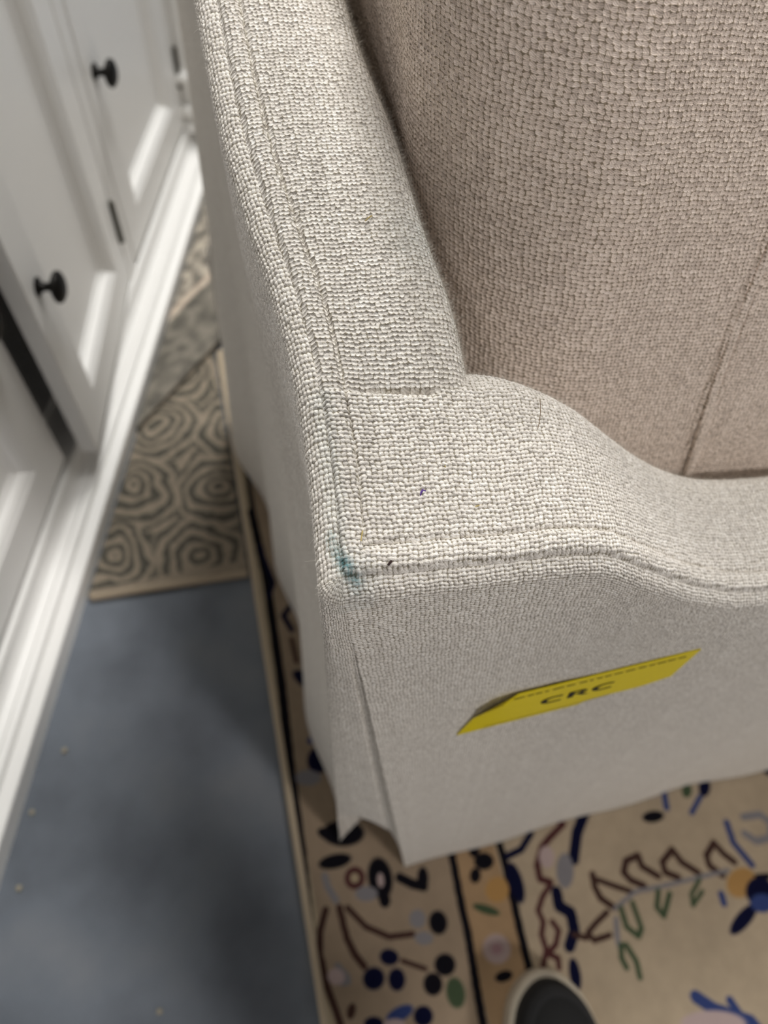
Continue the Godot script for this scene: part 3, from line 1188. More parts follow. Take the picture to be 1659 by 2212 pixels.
func door(c: Node3D, called: String, s0: float, s1: float, h: float, hinge_left: bool, ajar: float, white: Material, dark: Material, brass: Material, face: float, knob_y := 0.262) -> void:
	var w := s1 - s0
	var d := part(called, door_mesh(0.0, w, h) if hinge_left else door_mesh(-w, 0.0, h), white, c)
	d.position = Vector3(s0 if hinge_left else s1, 0.082, face)
	d.rotation.y = ajar
	var kp: Array = [Vector2(0.0, 0.0), Vector2(0.0095, 0.0), Vector2(0.0095, 0.0015), Vector2(0.0065, 0.003), Vector2(0.0045, 0.006), Vector2(0.0042, 0.011), Vector2(0.006, 0.0135), Vector2(0.011, 0.0155), Vector2(0.0152, 0.018), Vector2(0.0162, 0.0205), Vector2(0.0152, 0.023), Vector2(0.011, 0.0255), Vector2(0.006, 0.0268), Vector2(0.0, 0.027)]
	var k := part("knob", lathe(kp, 24), dark, d)
	k.transform = Transform3D(Basis(Vector3.RIGHT, PI * 0.5), Vector3((w - 0.03) if hinge_left else -(w - 0.03), knob_y, 0.0))
	for y: float in [0.062, 0.66]:
		var st := begin()
		tube(st, [Vector3(0, y, 0.002), Vector3(0, y + 0.064, 0.002)], 0.0042, 10)
		bevel_box(st, Vector3(0, y + 0.032, -0.001), Vector3(0.010, 0.06, 0.003), 0.0005)
		part("hinge", st.commit(), brass, d)

# ================= rugs =================

func flat_rug(poly: PackedVector2Array, y0: float, y1: float, org: Vector2, size: Vector2, ax := Vector2(1, 0)) -> ArrayMesh:
	var ay := Vector2(-ax.y, ax.x)
	var st := begin()
	var ids := Geometry2D.triangulate_polygon(poly)
	for i in range(0, ids.size(), 3):
		var q: Array[Vector2] = [poly[ids[i]], poly[ids[i + 1]], poly[ids[i + 2]]]
		if (q[1] - q[0]).cross(q[2] - q[0]) < 0.0:
			q = [q[0], q[2], q[1]]
		for v in q:
			st.set_normal(Vector3.UP)
			st.set_uv(Vector2((v - org).dot(ax) / size.x, (v - org).dot(ay) / size.y))
			st.add_vertex(Vector3(v.x, y1, v.y))
	var mid := Vector2.ZERO
	for v in poly:
		mid += v / poly.size()
	for i in poly.size():
		var a := poly[i]
		var b := poly[(i + 1) % poly.size()]
		var o := (a + b) * 0.5 - mid
		var n := Vector3(b.y - a.y, 0, a.x - b.x).normalized()
		if n.dot(Vector3(o.x, 0, o.y)) < 0.0:
			n = -n
		var c: Array[Vector3] = [Vector3(a.x, y0, a.y), Vector3(b.x, y0, b.y), Vector3(b.x, y1, b.y), Vector3(a.x, y1, a.y)]
		for tr: Array in [[0, 1, 2], [0, 2, 3]]:
			var p0 := c[tr[0]]
			var p1 := c[tr[1]]
			var p2 := c[tr[2]]
			if (p1 - p0).cross(p2 - p0).dot(n) > 0.0:
				var k := p1
				p1 = p2
				p2 = k
			for p: Vector3 in [p0, p1, p2]:
				st.set_normal(n)
				st.set_uv(Vector2((Vector2(p.x, p.z) - org).dot(ax) / size.x, (Vector2(p.x, p.z) - org).dot(ay) / size.y))
				st.add_vertex(p)
	return st.commit()

func rugs() -> void:
	var pile := noise_tex(0.12, 512, null, 3, 21)
	# the cabinet stands on the floor line P0 + D s; the rugs end against its plinth
	var p0 := Vector2(-0.309, -0.122)
	var d := Vector2(0.293, -0.956).normalized()
	var keep := PackedVector2Array([p0 - d * 2.0, p0 + d * 4.0, p0 + d * 4.0 + Vector2(6, 1.8), p0 - d * 2.0 + Vector2(6, 1.8)])
	# --- grey and cream maze rug
	var hexp := PackedVector2Array([Vector2(-0.55, -0.4335), Vector2(-0.0195, -0.4197), Vector2(-0.0195, -1.9), Vector2(-0.55, -1.9)])
	var m := StandardMaterial3D.new()
	m.albedo_texture = ImageTexture.create_from_image(maze_image())
	m.roughness = 1.0
	m.metallic_specular = 0.1
	m.heightmap_enabled = true
	m.heightmap_texture = pile
	m.heightmap_scale = 0.12
	var maze := thing("maze_rug", "grey and cream rug with rounded maze lines, between the cabinet and the armchair", "rug")
	part("rug_pile", flat_rug(Geometry2D.intersect_polygons(hexp, keep)[0], 0.0005, 0.008, Vector2(-0.55, -1.4), Vector2(1.1, 1.1)), m, maze)
	var edge := begin()
	tube(edge, [Vector3(-0.212, 0.0055, -0.4255), Vector3(-0.1, 0.0055, -0.4226), Vector3(-0.0195, 0.0055, -0.4205)], 0.005, 8)
	part("edge_binding", edge.commit(), mat(Color(0.66, 0.60, 0.52), 1.0), maze)
	# --- worn grey rug laid aslant on it
	var l := Vector2(0.667, -0.745).normalized()
	var e0 := Vector2(-0.105, -0.709)
	var bk := Vector2(-l.y, l.x) * -1.0
	if bk.y > 0.0:
		bk = -bk
	var slant := PackedVector2Array([e0 - l * 0.4, e0 + l * 0.75, e0 + l * 0.75 + bk * 0.7, e0 - l * 0.4 + bk * 0.7])
	var m2 := m.duplicate()
	m2.albedo_texture = ImageTexture.create_from_image(worn_image())
	var worn := thing("worn_rug", "mottled pale grey rug with a thin cream border line, laid aslant on the maze rug", "rug")
	part("rug_pile", flat_rug(Geometry2D.intersect_polygons(slant, keep)[0], 0.0085, 0.018, e0 - l * 0.4, Vector2(1.15, -0.7) if Vector2(-l.y, l.x).dot(bk) < 0.0 else Vector2(1.15, 0.7), l), m2, worn)
	# --- flowered rug under the chair
	var m3 := m.duplicate()
	m3.albedo_texture = ImageTexture.create_from_image(flower_image())
	m3.heightmap_scale = 0.08
	var fl := thing("flowered_rug", "cream wool rug with navy flowers and dark border lines, under the armchair", "rug")
	part("rug_pile", flat_rug(PackedVector2Array([Vector2(-0.009, -0.798), Vector2(1.0, -0.798), Vector2(1.0, 0.78), Vector2(-0.009, 0.78)]), 0.0005, 0.0105, Vector2(-0.017, -0.75), Vector2(1.024, 1.536)), m3, fl)
	edge = begin()
	var ring: Array = []
	var cn: Array = [Vector3(-0.011, 0.006, -0.800), Vector3(1.002, 0.006, -0.800), Vector3(1.002, 0.006, 0.782), Vector3(-0.011, 0.006, 0.782)]
	for i in 4:
		for q in 24:
			ring.append(cn[i].lerp(cn[(i + 1) % 4], q / 24.0))
	ring.append(ring[0])
	tube(edge, ring, 0.0055, 8)
	part("edge_binding", edge.commit(), mat(Color(0.72, 0.66, 0.57), 1.0), fl)

func maze_image() -> Image:
	var n := 1024
	var f := FastNoiseLite.new()
	f.seed = 4
	f.frequency = 0.012
	var b := PackedByteArray()
	b.resize(n * n * 3)
	# centres on a skewed lattice, metres; image covers x -0.55..0.55, z -1.4..-0.3
	var c0 := Vector2(-0.078, -0.454)
	var e1 := Vector2(0.108, 0.022)
	var e2 := Vector2(0.036, -0.100)
	var det := e1.cross(e2)
	var lo := Color(0.34, 0.33, 0.30)
	var hi := Color(0.58, 0.535, 0.475)
	for y in n:
		for x in n:
			var wx := f.get_noise_2d(x, y) * 0.016
			var wz := f.get_noise_2d(x + 500, y - 300) * 0.016
			var p := Vector2(-0.55 + 1.1 * x / n + wx, -1.4 + 1.1 * y / n + wz) - c0
			var i := roundi(p.cross(e2) / det)
			var j := roundi(e1.cross(p) / det)
			var best := 9.0
			var d2 := 9.0
			for di: int in [-1, 0, 1]:
				for dj: int in [-1, 0, 1]:
					var q := (p - e1 * (i + di) - e2 * (j + dj)).length()
					if q < best:
						d2 = best
						best = q
					elif q < d2:
						d2 = q
			var k := 0.5 - 0.5 * cos(TAU * (best / 0.0152 + 0.5 * f.get_noise_2d(x * 0.6, y * 0.6 + 900)))
			k = smoothstep(0.25, 0.75, k)
			k = lerpf(k, 1.0, 0.5 * smoothstep(0.005, 0.0015, d2 - best))
			var s := 1.0 + 0.10 * f.get_noise_2d(x * 9.0, y * 9.0)
			var c := lo.lerp(hi, k) * s
			if y > n - 118 - int(x * 0.026) :
				c = hi * s
			var a := (y * n + x) * 3
			b[a] = int(clampf(c.r, 0, 1) * 255)
			b[a + 1] = int(clampf(c.g, 0, 1) * 255)
			b[a + 2] = int(clampf(c.b, 0, 1) * 255)
	return Image.create_from_data(n, n, false, Image.FORMAT_RGB8, b)

func worn_image() -> Image:
	var w := 512
	var h := 312
	var f := FastNoiseLite.new()
	f.seed = 9
	f.frequency = 0.06
	f.fractal_octaves = 4
	var im := Image.create(w, h, false, Image.FORMAT_RGB8)
	for y in h:
		var m := 0.7 * y / h
		for x in w:
			var k := clampf(0.55 + 1.3 * f.get_noise_2d(x, y * 1.6), 0.0, 1.0)
			var c := Color(0.40, 0.385, 0.36).lerp(Color(0.74, 0.70, 0.64), k)
			if m < 0.085:
				c = c.lerp(Color(0.36, 0.35, 0.325), 0.55)
			var ln := smoothstep(0.006, 0.003, absf(m - 0.092))
			c = c.lerp(Color(0.80, 0.73, 0.66), ln * 0.9)
			im.set_pixel(x, y, c)
	return im

func rug_colour(k: String) -> Color:
	match k:
		"k":
			return Color(0.085, 0.08, 0.10)
		"n":
			return Color(0.07, 0.075, 0.17)
		"b":
			return Color(0.25, 0.18, 0.16)
		"r":
			return Color(0.29, 0.17, 0.17)
		"g":
			return Color(0.25, 0.30, 0.22)
		"y":
			return Color(0.48, 0.47, 0.48)
		"u":
			return Color(0.20, 0.25, 0.42)
		"w":
			return Color(0.66, 0.59, 0.58)
		"p":
			return Color(0.62, 0.50, 0.52)
		"o":
			return Color(0.64, 0.50, 0.31)
		_:
			return Color(0.63, 0.57, 0.47)

func dab(im: Image, x: float, y: float, r: float, c: Color) -> void:
	for py in range(maxi(0, int(y - r - 1)), mini(im.get_height(), int(y + r + 2))):
		for px in range(maxi(0, int(x - r - 1)), mini(im.get_width(), int(x + r + 2))):
			var a := clampf(r + 0.5 - Vector2(px - x, py - y).length(), 0.0, 1.0)
			if a > 0.0:
				im.set_pixel(px, py, im.get_pixel(px, py).lerp(c, a))

func stroke(im: Image, pts: PackedVector2Array, width: float, c: Color) -> void:
	for i in pts.size() - 1:
		var a := pts[i]
		var b := pts[i + 1]
		var n := maxi(1, int(a.distance_to(b)))
		for k in n + 1:
			var q := a.lerp(b, float(k) / n)
			dab(im, q.x, q.y, width * 0.5, c)

func blob(im: Image, cx: float, cy: float, a: Vector2, b: Vector2, c: Color) -> void:
	var det := a.cross(b)
	if absf(det) < 0.5:
		return
	var r := int(a.length() + b.length()) + 2
	for py in range(maxi(0, int(cy) - r), mini(im.get_height(), int(cy) + r)):
		for px in range(maxi(0, int(cx) - r), mini(im.get_width(), int(cx) + r)):
			var p := Vector2(px - cx, py - cy)
			var q := Vector2(p.cross(b) / det, a.cross(p) / det).length()
			var k := clampf((1.25 - q) / 0.2, 0.0, 1.0)
			if k > 0.0:
				im.set_pixel(px, py, im.get_pixel(px, py).lerp(c, k))

func flower_image() -> Image:
	var w := 1024
	var h := 1536
	var f := FastNoiseLite.new()
	f.seed = 15
	f.frequency = 0.008
	var im := Image.create(w, h, false, Image.FORMAT_RGB8)
	var field := Color(0.645, 0.585, 0.50)
	var border := Color(0.57, 0.505, 0.43)
	var guard := Color(0.60, 0.50, 0.385)
	for y in h:
		for x in w:
			var m := mini(mini(x, w - 1 - x), mini(y, h - 1 - y))
			var c := field
			if m < 14:
				c = Color(0.64, 0.59, 0.50)
			elif m < 160:
				c = border
			elif m < 212:
				c = guard
			c *= 1.0 + 0.06 * f.get_noise_2d(x, y) + 0.04 * f.get_noise_2d(x * 6.0, y * 6.0)
			c.a = 1.0
			im.set_pixel(x, y, c)
	# plain repeats where the border goes on round the rug
	for side in 2:
		var x := 985.0 if side else -1.0
		if x > 0.0:
			for q: float in [985.0, 866.0, 814.0]:
				stroke(im, PackedVector2Array([Vector2(q, 30), Vector2(q, 1505)]), 6.0, rug_colour("k"))
	for q: float in [30.0, 1505.0, 155.0, 1380.0, 209.0, 1326.0]:
		stroke(im, PackedVector2Array([Vector2(30, q), Vector2(990, q)]), 6.0, rug_colour("k"))
	for q: float in [155.0, 209.0]:
		stroke(im, PackedVector2Array([Vector2(q, 160), Vector2(q, 640)]), 6.0, rug_colour("k"))
		stroke(im, PackedVector2Array([Vector2(q, 860), Vector2(q, 1380)]), 6.0, rug_colour("k"))
	stroke(im, PackedVector2Array([Vector2(18, 30), Vector2(16, 241)]), 6.0, rug_colour("k"))
	var r := RandomNumberGenerator.new()
	r.seed = 31
	for i in 150:
		var c := Vector2(r.randf_range(40, 990), r.randf_range(40, 1500))
		var m := minf(minf(c.x, w - c.x), minf(c.y, h - c.y))
		if c.x < 160 and c.y < 500 or c.x < 560 and c.y > 420 and c.y < 950 or m > 140 and m < 225:
			continue
		for k in 5:
			var a := TAU * k / 5.0 + r.randf()
			blob(im, c.x + 12 * cos(a), c.y + 12 * sin(a), Vector2(7, 2), Vector2(-2, 6), rug_colour("nkuwgy"[r.randi() % 6]))
		stroke(im, PackedVector2Array([c, c + Vector2(20, 18), c + Vector2(34, 42)]), 3.5, rug_colour("b"))
	for line: String in RUG_STROKES:
		var v := line.split(" ")
		var pts := PackedVector2Array()
		for i in range(1, v.size() - 1, 2):
			pts.append(Vector2(v[i].to_float(), v[i + 1].to_float()))
		stroke(im, pts, v[0].substr(1).to_float() * 1.15 + 0.8, rug_colour(v[0][0]))
	for line: String in RUG_BLOBS:
		var v := line.split(" ")
		blob(im, v[1].to_float(), v[2].to_float(), Vector2(v[3].to_float(), v[4].to_float()), Vector2(v[5].to_float(), v[6].to_float()), rug_colour(v[0]))
	return im

# ================= shoe and small things =================

func shoe() -> void:
	make_shoe(Vector3(0.2, 0.0112, 0.0715), -0.10, "black canvas shoe with a cream rubber sole at the bottom edge, on the flowered rug")
	make_shoe(Vector3(-0.025, 0.0112, 0.160), 0.05, "the other black canvas shoe, outside the frame at the rug's left edge")

func make_shoe(at: Vector3, turn: float, label: String) -> void:
	var t := thing("shoe", label, "shoe", at)
	t.rotation.y = turn
	# outline of the sole: distance from the toe, half width
	var zs: Array = [0.0, 0.006, 0.018, 0.04, 0.075, 0.11, 0.16, 0.21, 0.25, 0.275, 0.288, 0.292]
	var ws: Array = [0.0, 0.019, 0.031, 0.0415, 0.0475, 0.048, 0.042, 0.037, 0.037, 0.030, 0.016, 0.0]
	var sole := shoe_loft(zs, ws, [Vector2(0.97, 0.0), Vector2(1.0, 0.003), Vector2(1.0, 0.024), Vector2(0.985, 0.028), Vector2(0.95, 0.030), Vector2(0.9, 0.030)], 0.0)
	part("sole", sole, mat(Color(0.74, 0.70, 0.63), 0.7), t)
	var black := mat(Color(0.03, 0.031, 0.036), 0.85)
	var upper := shoe_loft(zs, ws, [Vector2(0.90, 0.026), Vector2(0.90, 0.036), Vector2(0.87, 0.046), Vector2(0.80, 0.055), Vector2(0.68, 0.061), Vector2(0.5, 0.065), Vector2(0.28, 0.067), Vector2(0.02, 0.068)], 0.045)
	part("upper", upper, black, t)
	var cap := shoe_loft(zs, ws, [Vector2(0.83, 0.0528), Vector2(0.80, 0.0562), Vector2(0.73, 0.0600), Vector2(0.70, 0.0606)], 0.045)
	part("toe_seam", cap, mat(Color(0.11, 0.112, 0.12), 0.8), t)

func shoe_loft(zs: Array, ws: Array, levels: Array, rise: float) -> ArrayMesh:
	var p := PackedVector3Array()
	var segs := 72
	for l: Vector2 in levels:
		for j in segs + 1:
			var a := TAU * j / segs
			var f := 0.5 - 0.5 * cos(a)
			var z: float = f * 0.292
			var hw := sole_w(zs, ws, z)
			var x := hw * (1.0 if sin(a) >= 0.0 else -1.0)
			if j == 0 or j == segs or j == segs / 2:
				x = 0.0
			var cz := clampf(z, 0.07, 0.24)
			p.append(Vector3(x * l.x, l.y + rise * smoothstep(0.06, 0.2, z) * (l.y - 0.026) / 0.042, cz + (z - cz) * l.x))
	return grid_mesh(p, segs + 1, levels.size(), PackedVector2Array(), PackedColorArray(), 1.0)

func sole_w(zs: Array, ws: Array, z: float) -> float:
	if z < 0.018:
		return 0.031 * sqrt(clampf(z / 0.018, 0.0, 1.0))
	if z > 0.275:
		return 0.030 * sqrt(clampf((0.292 - z) / 0.017, 0.0, 1.0))
	return lut(zs, ws, z)

func surface_y(x: float, z: float) -> float:
	return (arm_y(z) if z < JOINT_Z else block_y(x, z)) + 0.0009

func specks() -> void:
	# lint and crumbs caught in the weave
	var st := begin()
	tube(st, [Vector3(-0.0011, 0, 0.0011), Vector3(-0.0007, 0.0008, 0.0002), Vector3(0.0002, 0.001, -0.0006), Vector3(0.001, 0.0006, -0.0003)], 0.00042, 6)
	var o := part("lint_curl", st.commit(), mat(Color(0.36, 0.24, 0.55), 0.8))
	o.position = Vector3(0.0559, surface_y(0.0559, -0.1192), -0.1192)
	tag(o, "tiny purple curl of lint on the armchair's front corner", "lint")
	st = begin()
	tube(st, [Vector3(-0.0007, 0.0002, 0.0006), Vector3(0, 0.0004, 0), Vector3(0.0007, 0.0002, -0.0006)], 0.00045, 6)
	o = part("crumb", st.commit(), mat(Color(0.16, 0.07, 0.05), 0.8))
	o.position = Vector3(0.0402, surface_y(0.0402, -0.0985), -0.0985)
	tag(o, "tiny dark brown crumb on the armchair near the blue-green stain", "crumb")
	var straws := [[Vector3(0.0555, 0, -0.2100), 0.9, "short straw fleck on the armchair's sloping arm, above the joint seam"], [Vector3(0.0660, 0, -0.1285), 0.2, "tan straw fleck on the front corner, above the purple lint"], [Vector3(0.0745, 0, -0.1140), 1.4, "pale straw fleck on the front corner, right of the purple lint"], [Vector3(0.0325, 0, -0.1070), 0.35, "pale straw fleck beside the blue-green stain on the corner"]]
	for s: Array in straws:
		st = begin()
		var a: float = s[1]
		var dv := Vector3(sin(a), 0, -cos(a)) * 0.0019
		tube(st, [-dv, Vector3(0, 0.0003, 0), dv], 0.00022, 5)
		o = part("straw_fleck", st.commit(), mat(Color(0.70, 0.62, 0.36), 0.7))
		var q: Vector3 = s[0]
		o.position = Vector3(q.x, surface_y(q.x, q.z) + 0.0003, q.z)
		tag(o, s[2], "straw", "straw flecks on the armchair")
	# a hair standing off the inner edge
	st = begin()
	var hp: Array = []
	for i in 14:
		var f := i / 13.0
		hp.append(Vector3(0.0007 + 0.003 * f - 0.0022 * f * f, 0.0005 + 0.0085 * f, 0.0015 - 0.0065 * f))
	tube(st, hp, 0.00013, 5)
	o = part("hair", st.commit(), mat(Color(0.52, 0.42, 0.28), 0.6))
	o.position = Vector3(0.1035, block_y(0.1035, -0.140), -0.140)
	tag(o, "single brown hair standing off the inner edge of the armchair's front", "hair")
	# crumbs on the floor
	var cr := [[Vector3(-0.2481, 0, -0.2448), 0.0032, "pale crumb on the dark floor, the one nearest the maze rug"], [Vector3(-0.2821, 0, -0.1864), 0.0028, "pale crumb on the dark floor right against the cabinet plinth"], [Vector3(-0.2942, 0, -0.1150), 0.0030, "round whitish crumb on the dark floor at the left edge of the photo"], [Vector3(-0.1648, 0, 0.0228), 0.0026, "pale crumb on the dark floor at the bottom, nearest the flowered rug"]]
	for s: Array in cr:
		var r: float = s[1]
		var pr: Array = []
		for i in 7:
			var a := -PI * 0.5 + PI * i / 6.0
			pr.append(Vector2(r * cos(a) * (1.0 + 0.15 * sin(i * 2.3)), r * 0.5 * (1.0 + sin(a))))
		o = part("floor_crumb", lathe(pr, 10), mat(Color(0.62, 0.59, 0.52), 0.8))
		o.position = s[0]
		tag(o, s[2], "crumb", "crumbs on the floor")

# ================= the photographer: only the toe of one shoe is in the picture, the body shades the floor =================

func smin(a: float, b: float, k: float) -> float:
	var h := clampf(0.5 + 0.5 * (b - a) / k, 0.0, 1.0)
	return lerpf(b, a, h) - k * h * (1.0 - h)

# bones: [from, to, radius, radius]; the tapered capsules are joined smoothly and meshed as surface nets
func flesh(bones: Array, cell: float, k: float, paint: Callable) -> ArrayMesh:
	var lo := Vector3(9, 9, 9)
	var hi := -lo
	for b: Array in bones:
		var r: float = maxf(b[2], b[3]) + k + 2.0 * cell
		for q: Vector3 in [b[0], b[1]]:
			lo = lo.min(q - Vector3(r, r, r))
			hi = hi.max(q + Vector3(r, r, r))
	var n := Vector3i(((hi - lo) / cell).ceil()) + Vector3i.ONE
	var sx := n.x
	var sxy := n.x * n.y
	var f := PackedFloat32Array()
	f.resize(sxy * n.z)
	f.fill(1.0)
	for b: Array in bones:
		var a: Vector3 = b[0]
		var e: Vector3 = b[1]
		var ra: float = b[2]
		var rb: float = b[3]
		var ab := e - a
		var l2 := maxf(ab.length_squared(), 1e-9)
		var m := maxf(ra, rb) + k + 2.0 * cell
		var c0 := Vector3i(((a.min(e) - Vector3(m, m, m) - lo) / cell).floor()).clamp(Vector3i.ZERO, n - Vector3i.ONE)
		var c1 := Vector3i(((a.max(e) + Vector3(m, m, m) - lo) / cell).ceil()).clamp(Vector3i.ZERO, n - Vector3i.ONE)
		for z in range(c0.z, c1.z + 1):
			for y in range(c0.y, c1.y + 1):
				for x in range(c0.x, c1.x + 1):
					var p := lo + Vector3(x, y, z) * cell
					var t := clampf((p - a).dot(ab) / l2, 0.0, 1.0)
					var d := p.distance_to(a + ab * t) - lerpf(ra, rb, t)
					if d < m:
						var at := x + y * sx + z * sxy
						f[at] = smin(f[at], d, k)
	var verts := PackedVector3Array()
	var cols := PackedColorArray()
	var at_cell := {}
	var off: Array[int] = [0, 1, sx, sx + 1, sxy, sxy + 1, sxy + sx, sxy + sx + 1]
	var edges: Array = [[0, 1], [2, 3], [4, 5], [6, 7], [0, 2], [1, 3], [4, 6], [5, 7], [0, 4], [1, 5], [2, 6], [3, 7]]
	for z in n.z - 1:
		for y in n.y - 1:
			for x in n.x - 1:
				var c := x + y * sx + z * sxy
				var inside := 0
				for o in off:
					if f[c + o] < 0.0:
						inside += 1
				if inside == 0 or inside == 8:
					continue
				var sum := Vector3.ZERO
				var cnt := 0
				for ed: Array in edges:
					var i0: int = ed[0]
					var i1: int = ed[1]
					var v0 := f[c + off[i0]]
					var v1 := f[c + off[i1]]
					if (v0 < 0.0) != (v1 < 0.0):
						var p0 := Vector3(i0 & 1, (i0 >> 1) & 1, i0 >> 2)
						var p1 := Vector3(i1 & 1, (i1 >> 1) & 1, i1 >> 2)
						sum += p0.lerp(p1, v0 / (v0 - v1))
						cnt += 1
				at_cell[c] = verts.size()
				var v := lo + (Vector3(x, y, z) + sum / cnt) * cell
				verts.append(v)
				cols.append(paint.call(v))
	var st := PackedInt32Array()
	for c: int in at_cell:
		for ax in 3:
			var step: int = [1, sx, sxy][ax]
			var u: int = [sx, sxy, 1][ax]
			var w: int = [sxy, 1, sx][ax]
			if (f[c] < 0.0) == (f[c + step] < 0.0):
				continue
			if not (at_cell.has(c - u) and at_cell.has(c - w) and at_cell.has(c - u - w)):
				continue
			var q: Array[int] = [at_cell[c], at_cell[c - u], at_cell[c - u - w], at_cell[c - w]]
			if f[c] < 0.0:
				st.append_array(PackedInt32Array([q[0], q[2], q[1], q[0], q[3], q[2]]))
			else:
				st.append_array(PackedInt32Array([q[0], q[1], q[2], q[0], q[2], q[3]]))
	var nrm := PackedVector3Array()
	nrm.resize(verts.size())
	for i in range(0, st.size(), 3):
		var g := (verts[st[i + 2]] - verts[st[i]]).cross(verts[st[i + 1]] - verts[st[i]])
		for j in 3:
			nrm[st[i + j]] += g
	for i in nrm.size():
		nrm[i] = nrm[i].normalized()
	var arr := []
	arr.resize(Mesh.ARRAY_MAX)
	arr[Mesh.ARRAY_VERTEX] = verts
	arr[Mesh.ARRAY_NORMAL] = nrm
	arr[Mesh.ARRAY_COLOR] = cols
	arr[Mesh.ARRAY_INDEX] = st
	var mesh := ArrayMesh.new()
	mesh.add_surface_from_arrays(Mesh.PRIMITIVE_TRIANGLES, arr)
	return mesh

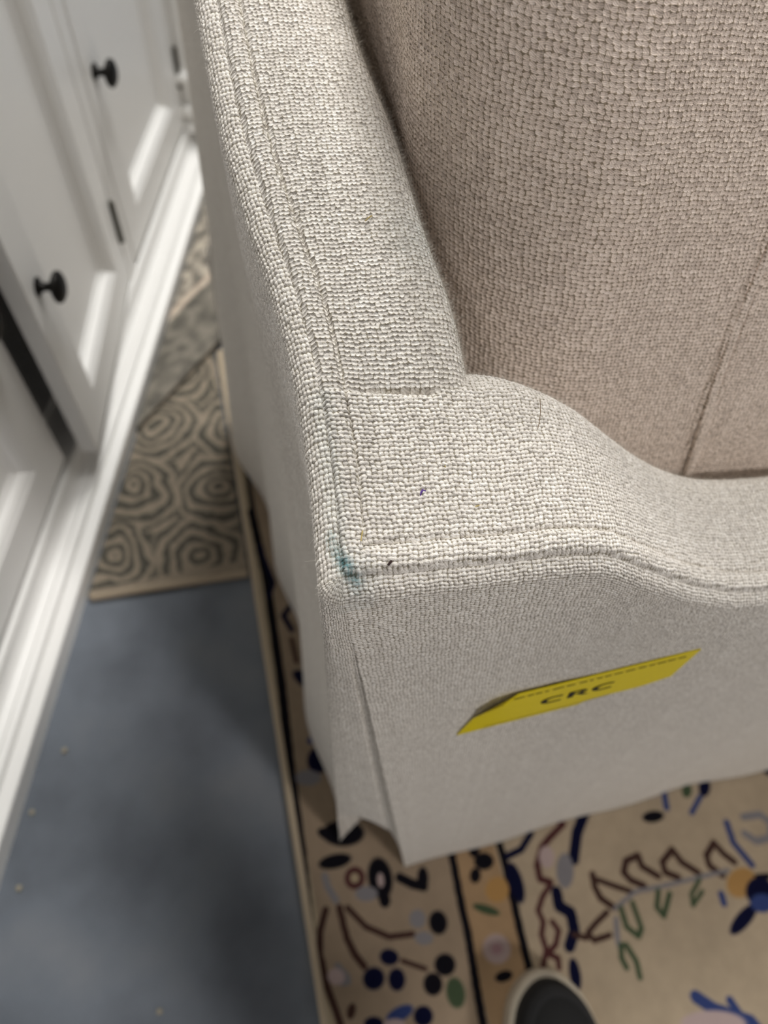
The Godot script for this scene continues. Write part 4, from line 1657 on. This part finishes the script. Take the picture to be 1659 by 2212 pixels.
func photographer() -> void:
	var right := Vector3(0.9715, 0.0709, 0.2260)
	var up := Vector3(0.1602, 0.5059, -0.8476)
	var back := Vector3(-0.1744, 0.8597, 0.4802)
	var hold := Transform3D(Basis(right, up, back).orthonormalized(), Vector3(0, 0.86, 0))
	# the phone, its lens where the picture is taken from
	var ph := thing("phone", "black phone held by the person taking the picture, just outside the frame", "phone")
	ph.transform = hold
	var st := begin()
	bevel_box(st, Vector3(0, -0.050, 0.009), Vector3(0.072, 0.148, 0.008), 0.003)
	part("phone_body", st.commit(), mat(Color(0.05, 0.05, 0.06), 0.4), ph)
	st = begin()
	bevel_box(st, Vector3(0, -0.050, 0.0133), Vector3(0.066, 0.140, 0.0005), 0.0002)
	part("screen", st.commit(), mat(Color(0.02, 0.02, 0.02), 0.1), ph)
	var who := thing("person", "person in a grey sweater and dark trousers, standing at the bottom edge behind the shoe", "person")
	var hips := Vector3(0.08, 0.93, 0.47)
	var chest := Vector3(0.07, 1.27, 0.33)
	var neck := Vector3(0.06, 1.42, 0.26)
	var head := Vector3(0.05, 1.54, 0.20)
	var f := (Vector3(0, 0.87, 0) - head).normalized()
	var r := Vector3.RIGHT
	var u := r.cross(f) * -1.0
	if u.y < 0.0:
		u = -u
	var bones: Array = []
	for s: float in [-1.0, 1.0]:
		var ankle := Vector3(0.172, 0.085, 0.315) if s > 0.0 else Vector3(-0.035, 0.085, 0.40)
		var knee := Vector3(0.18, 0.49, 0.36) if s > 0.0 else Vector3(-0.01, 0.49, 0.41)
		var hip := hips + Vector3(s * 0.085, -0.04, 0)
		bones.append([hip, knee, 0.085, 0.062])
		bones.append([knee, ankle, 0.062, 0.050])
		var sh := chest + Vector3(s * 0.165, 0.07, -0.02)
		var elbow := Vector3(0.07 + s * 0.24, 1.07, 0.26)
		var wrist := hold * Vector3(s * 0.080, -0.125, 0.050)
		bones.append([sh, elbow, 0.056, 0.044])
		bones.append([elbow, wrist, 0.044, 0.031])
		bones.append([chest + Vector3(s * 0.06, 0.06, 0), sh, 0.085, 0.058])
	bones.append([hips + Vector3(-0.06, 0, 0), hips + Vector3(0.06, 0, 0), 0.105, 0.105])
	bones.append([hips, chest, 0.125, 0.120])
	bones.append([chest + Vector3(-0.05, 0, 0), chest + Vector3(0.05, 0, 0), 0.11, 0.11])
	bones.append([chest, neck, 0.10, 0.055])
	bones.append([neck, head - f * 0.01, 0.052, 0.055])
	var trousers := Color(0.018, 0.020, 0.028)
	var sweater := Color(0.10, 0.10, 0.105)
	var skin := Color(0.56, 0.33, 0.24)
	var body := part("body", flesh(bones, 0.015, 0.035, func(v: Vector3) -> Color: return trousers if v.y < 0.93 and v.z > 0.25 else skin if v.y > 1.435 else sweater), null, who)
	var cloth := mat(Color(1, 1, 1), 0.9)
	cloth.vertex_color_use_as_albedo = true
	body.material_override = cloth
	# head
	var hb: Array = [[head + u * 0.02 - f * 0.02, head - u * 0.015 + f * 0.01, 0.088, 0.074], [head - u * 0.03 + f * 0.03, head - u * 0.085 + f * 0.055, 0.055, 0.032], [head + f * 0.085 + u * 0.0, head + f * 0.108 - u * 0.03, 0.009, 0.013], [head - u * 0.055 + f * 0.082, head - u * 0.055 + f * 0.085, 0.016, 0.014]]
	for s: float in [-1.0, 1.0]:
		hb.append([head + r * s * 0.080 + u * 0.008 - f * 0.005, head + r * s * 0.082 - u * 0.03, 0.013, 0.009])
		hb.append([head + r * s * 0.018 + u * 0.022 + f * 0.080, head + r * s * 0.048 + u * 0.020 + f * 0.064, 0.010, 0.010])
		hb.append([head + r * s * 0.038 - u * 0.025 + f * 0.058, head + r * s * 0.045 - u * 0.03 + f * 0.045, 0.022, 0.022])
	var lips := head - u * 0.056 + f * 0.099
	part("head", flesh(hb, 0.005, 0.012, func(v: Vector3) -> Color: return Color(0.42, 0.17, 0.15) if v.distance_to(lips) < 0.015 else skin), cloth, who)
	for s: float in [-1.0, 1.0]:
		var e := SphereMesh.new()
		e.radius = 0.011
		e.height = 0.022
		var eye := part("eye", e, mat(Color(0.20, 0.14, 0.10), 0.2), who)
		eye.position = head + r * s * 0.032 + u * 0.004 + f * 0.073
	var hair: Array = [[head + u * 0.045 - f * 0.03, head + u * 0.01 - f * 0.05, 0.085, 0.082], [head + u * 0.07 + f * 0.02, head + u * 0.075 - f * 0.02, 0.055, 0.06], [head - u * 0.03 - f * 0.055, head - u * 0.06 - f * 0.045, 0.06, 0.045]]
	part("hair", flesh(hair, 0.008, 0.03, func(_v: Vector3) -> Color: return Color(0.03, 0.02, 0.014)), cloth, who)
	# hands: a palm, four fingers bent round the phone's edge, the thumb over the screen
	for s: float in [-1.0, 1.0]:
		var h: Array = [[hold * Vector3(s * 0.080, -0.130, 0.052), hold * Vector3(s * 0.066, -0.100, 0.030), 0.026, 0.024], [hold * Vector3(s * 0.060, -0.062, 0.020), hold * Vector3(s * 0.062, -0.112, 0.026), 0.014, 0.016]]
		for i in 4:
			var by := -0.045 - 0.0195 * i
			var ln: float = [0.9, 1.0, 0.95, 0.75][i]
			h.append([hold * Vector3(s * 0.060, by - 0.006, 0.020), hold * Vector3(s * 0.053, by, -0.004), 0.0095, 0.0085])
			h.append([hold * Vector3(s * 0.053, by, -0.004), hold * Vector3(s * (0.053 - 0.020 * ln), by + 0.002, -0.0045), 0.0085, 0.008])
			h.append([hold * Vector3(s * (0.053 - 0.020 * ln), by + 0.002, -0.0045), hold * Vector3(s * (0.053 - 0.034 * ln), by + 0.003, -0.003), 0.008, 0.0065])
		h.append([hold * Vector3(s * 0.062, -0.100, 0.030), hold * Vector3(s * 0.044, -0.075, 0.028), 0.013, 0.0105])
		h.append([hold * Vector3(s * 0.044, -0.075, 0.028), hold * Vector3(s * 0.020, -0.058, 0.0225), 0.0105, 0.008])
		part("hand", flesh(h, 0.004, 0.005, func(_v: Vector3) -> Color: return skin), cloth, who)
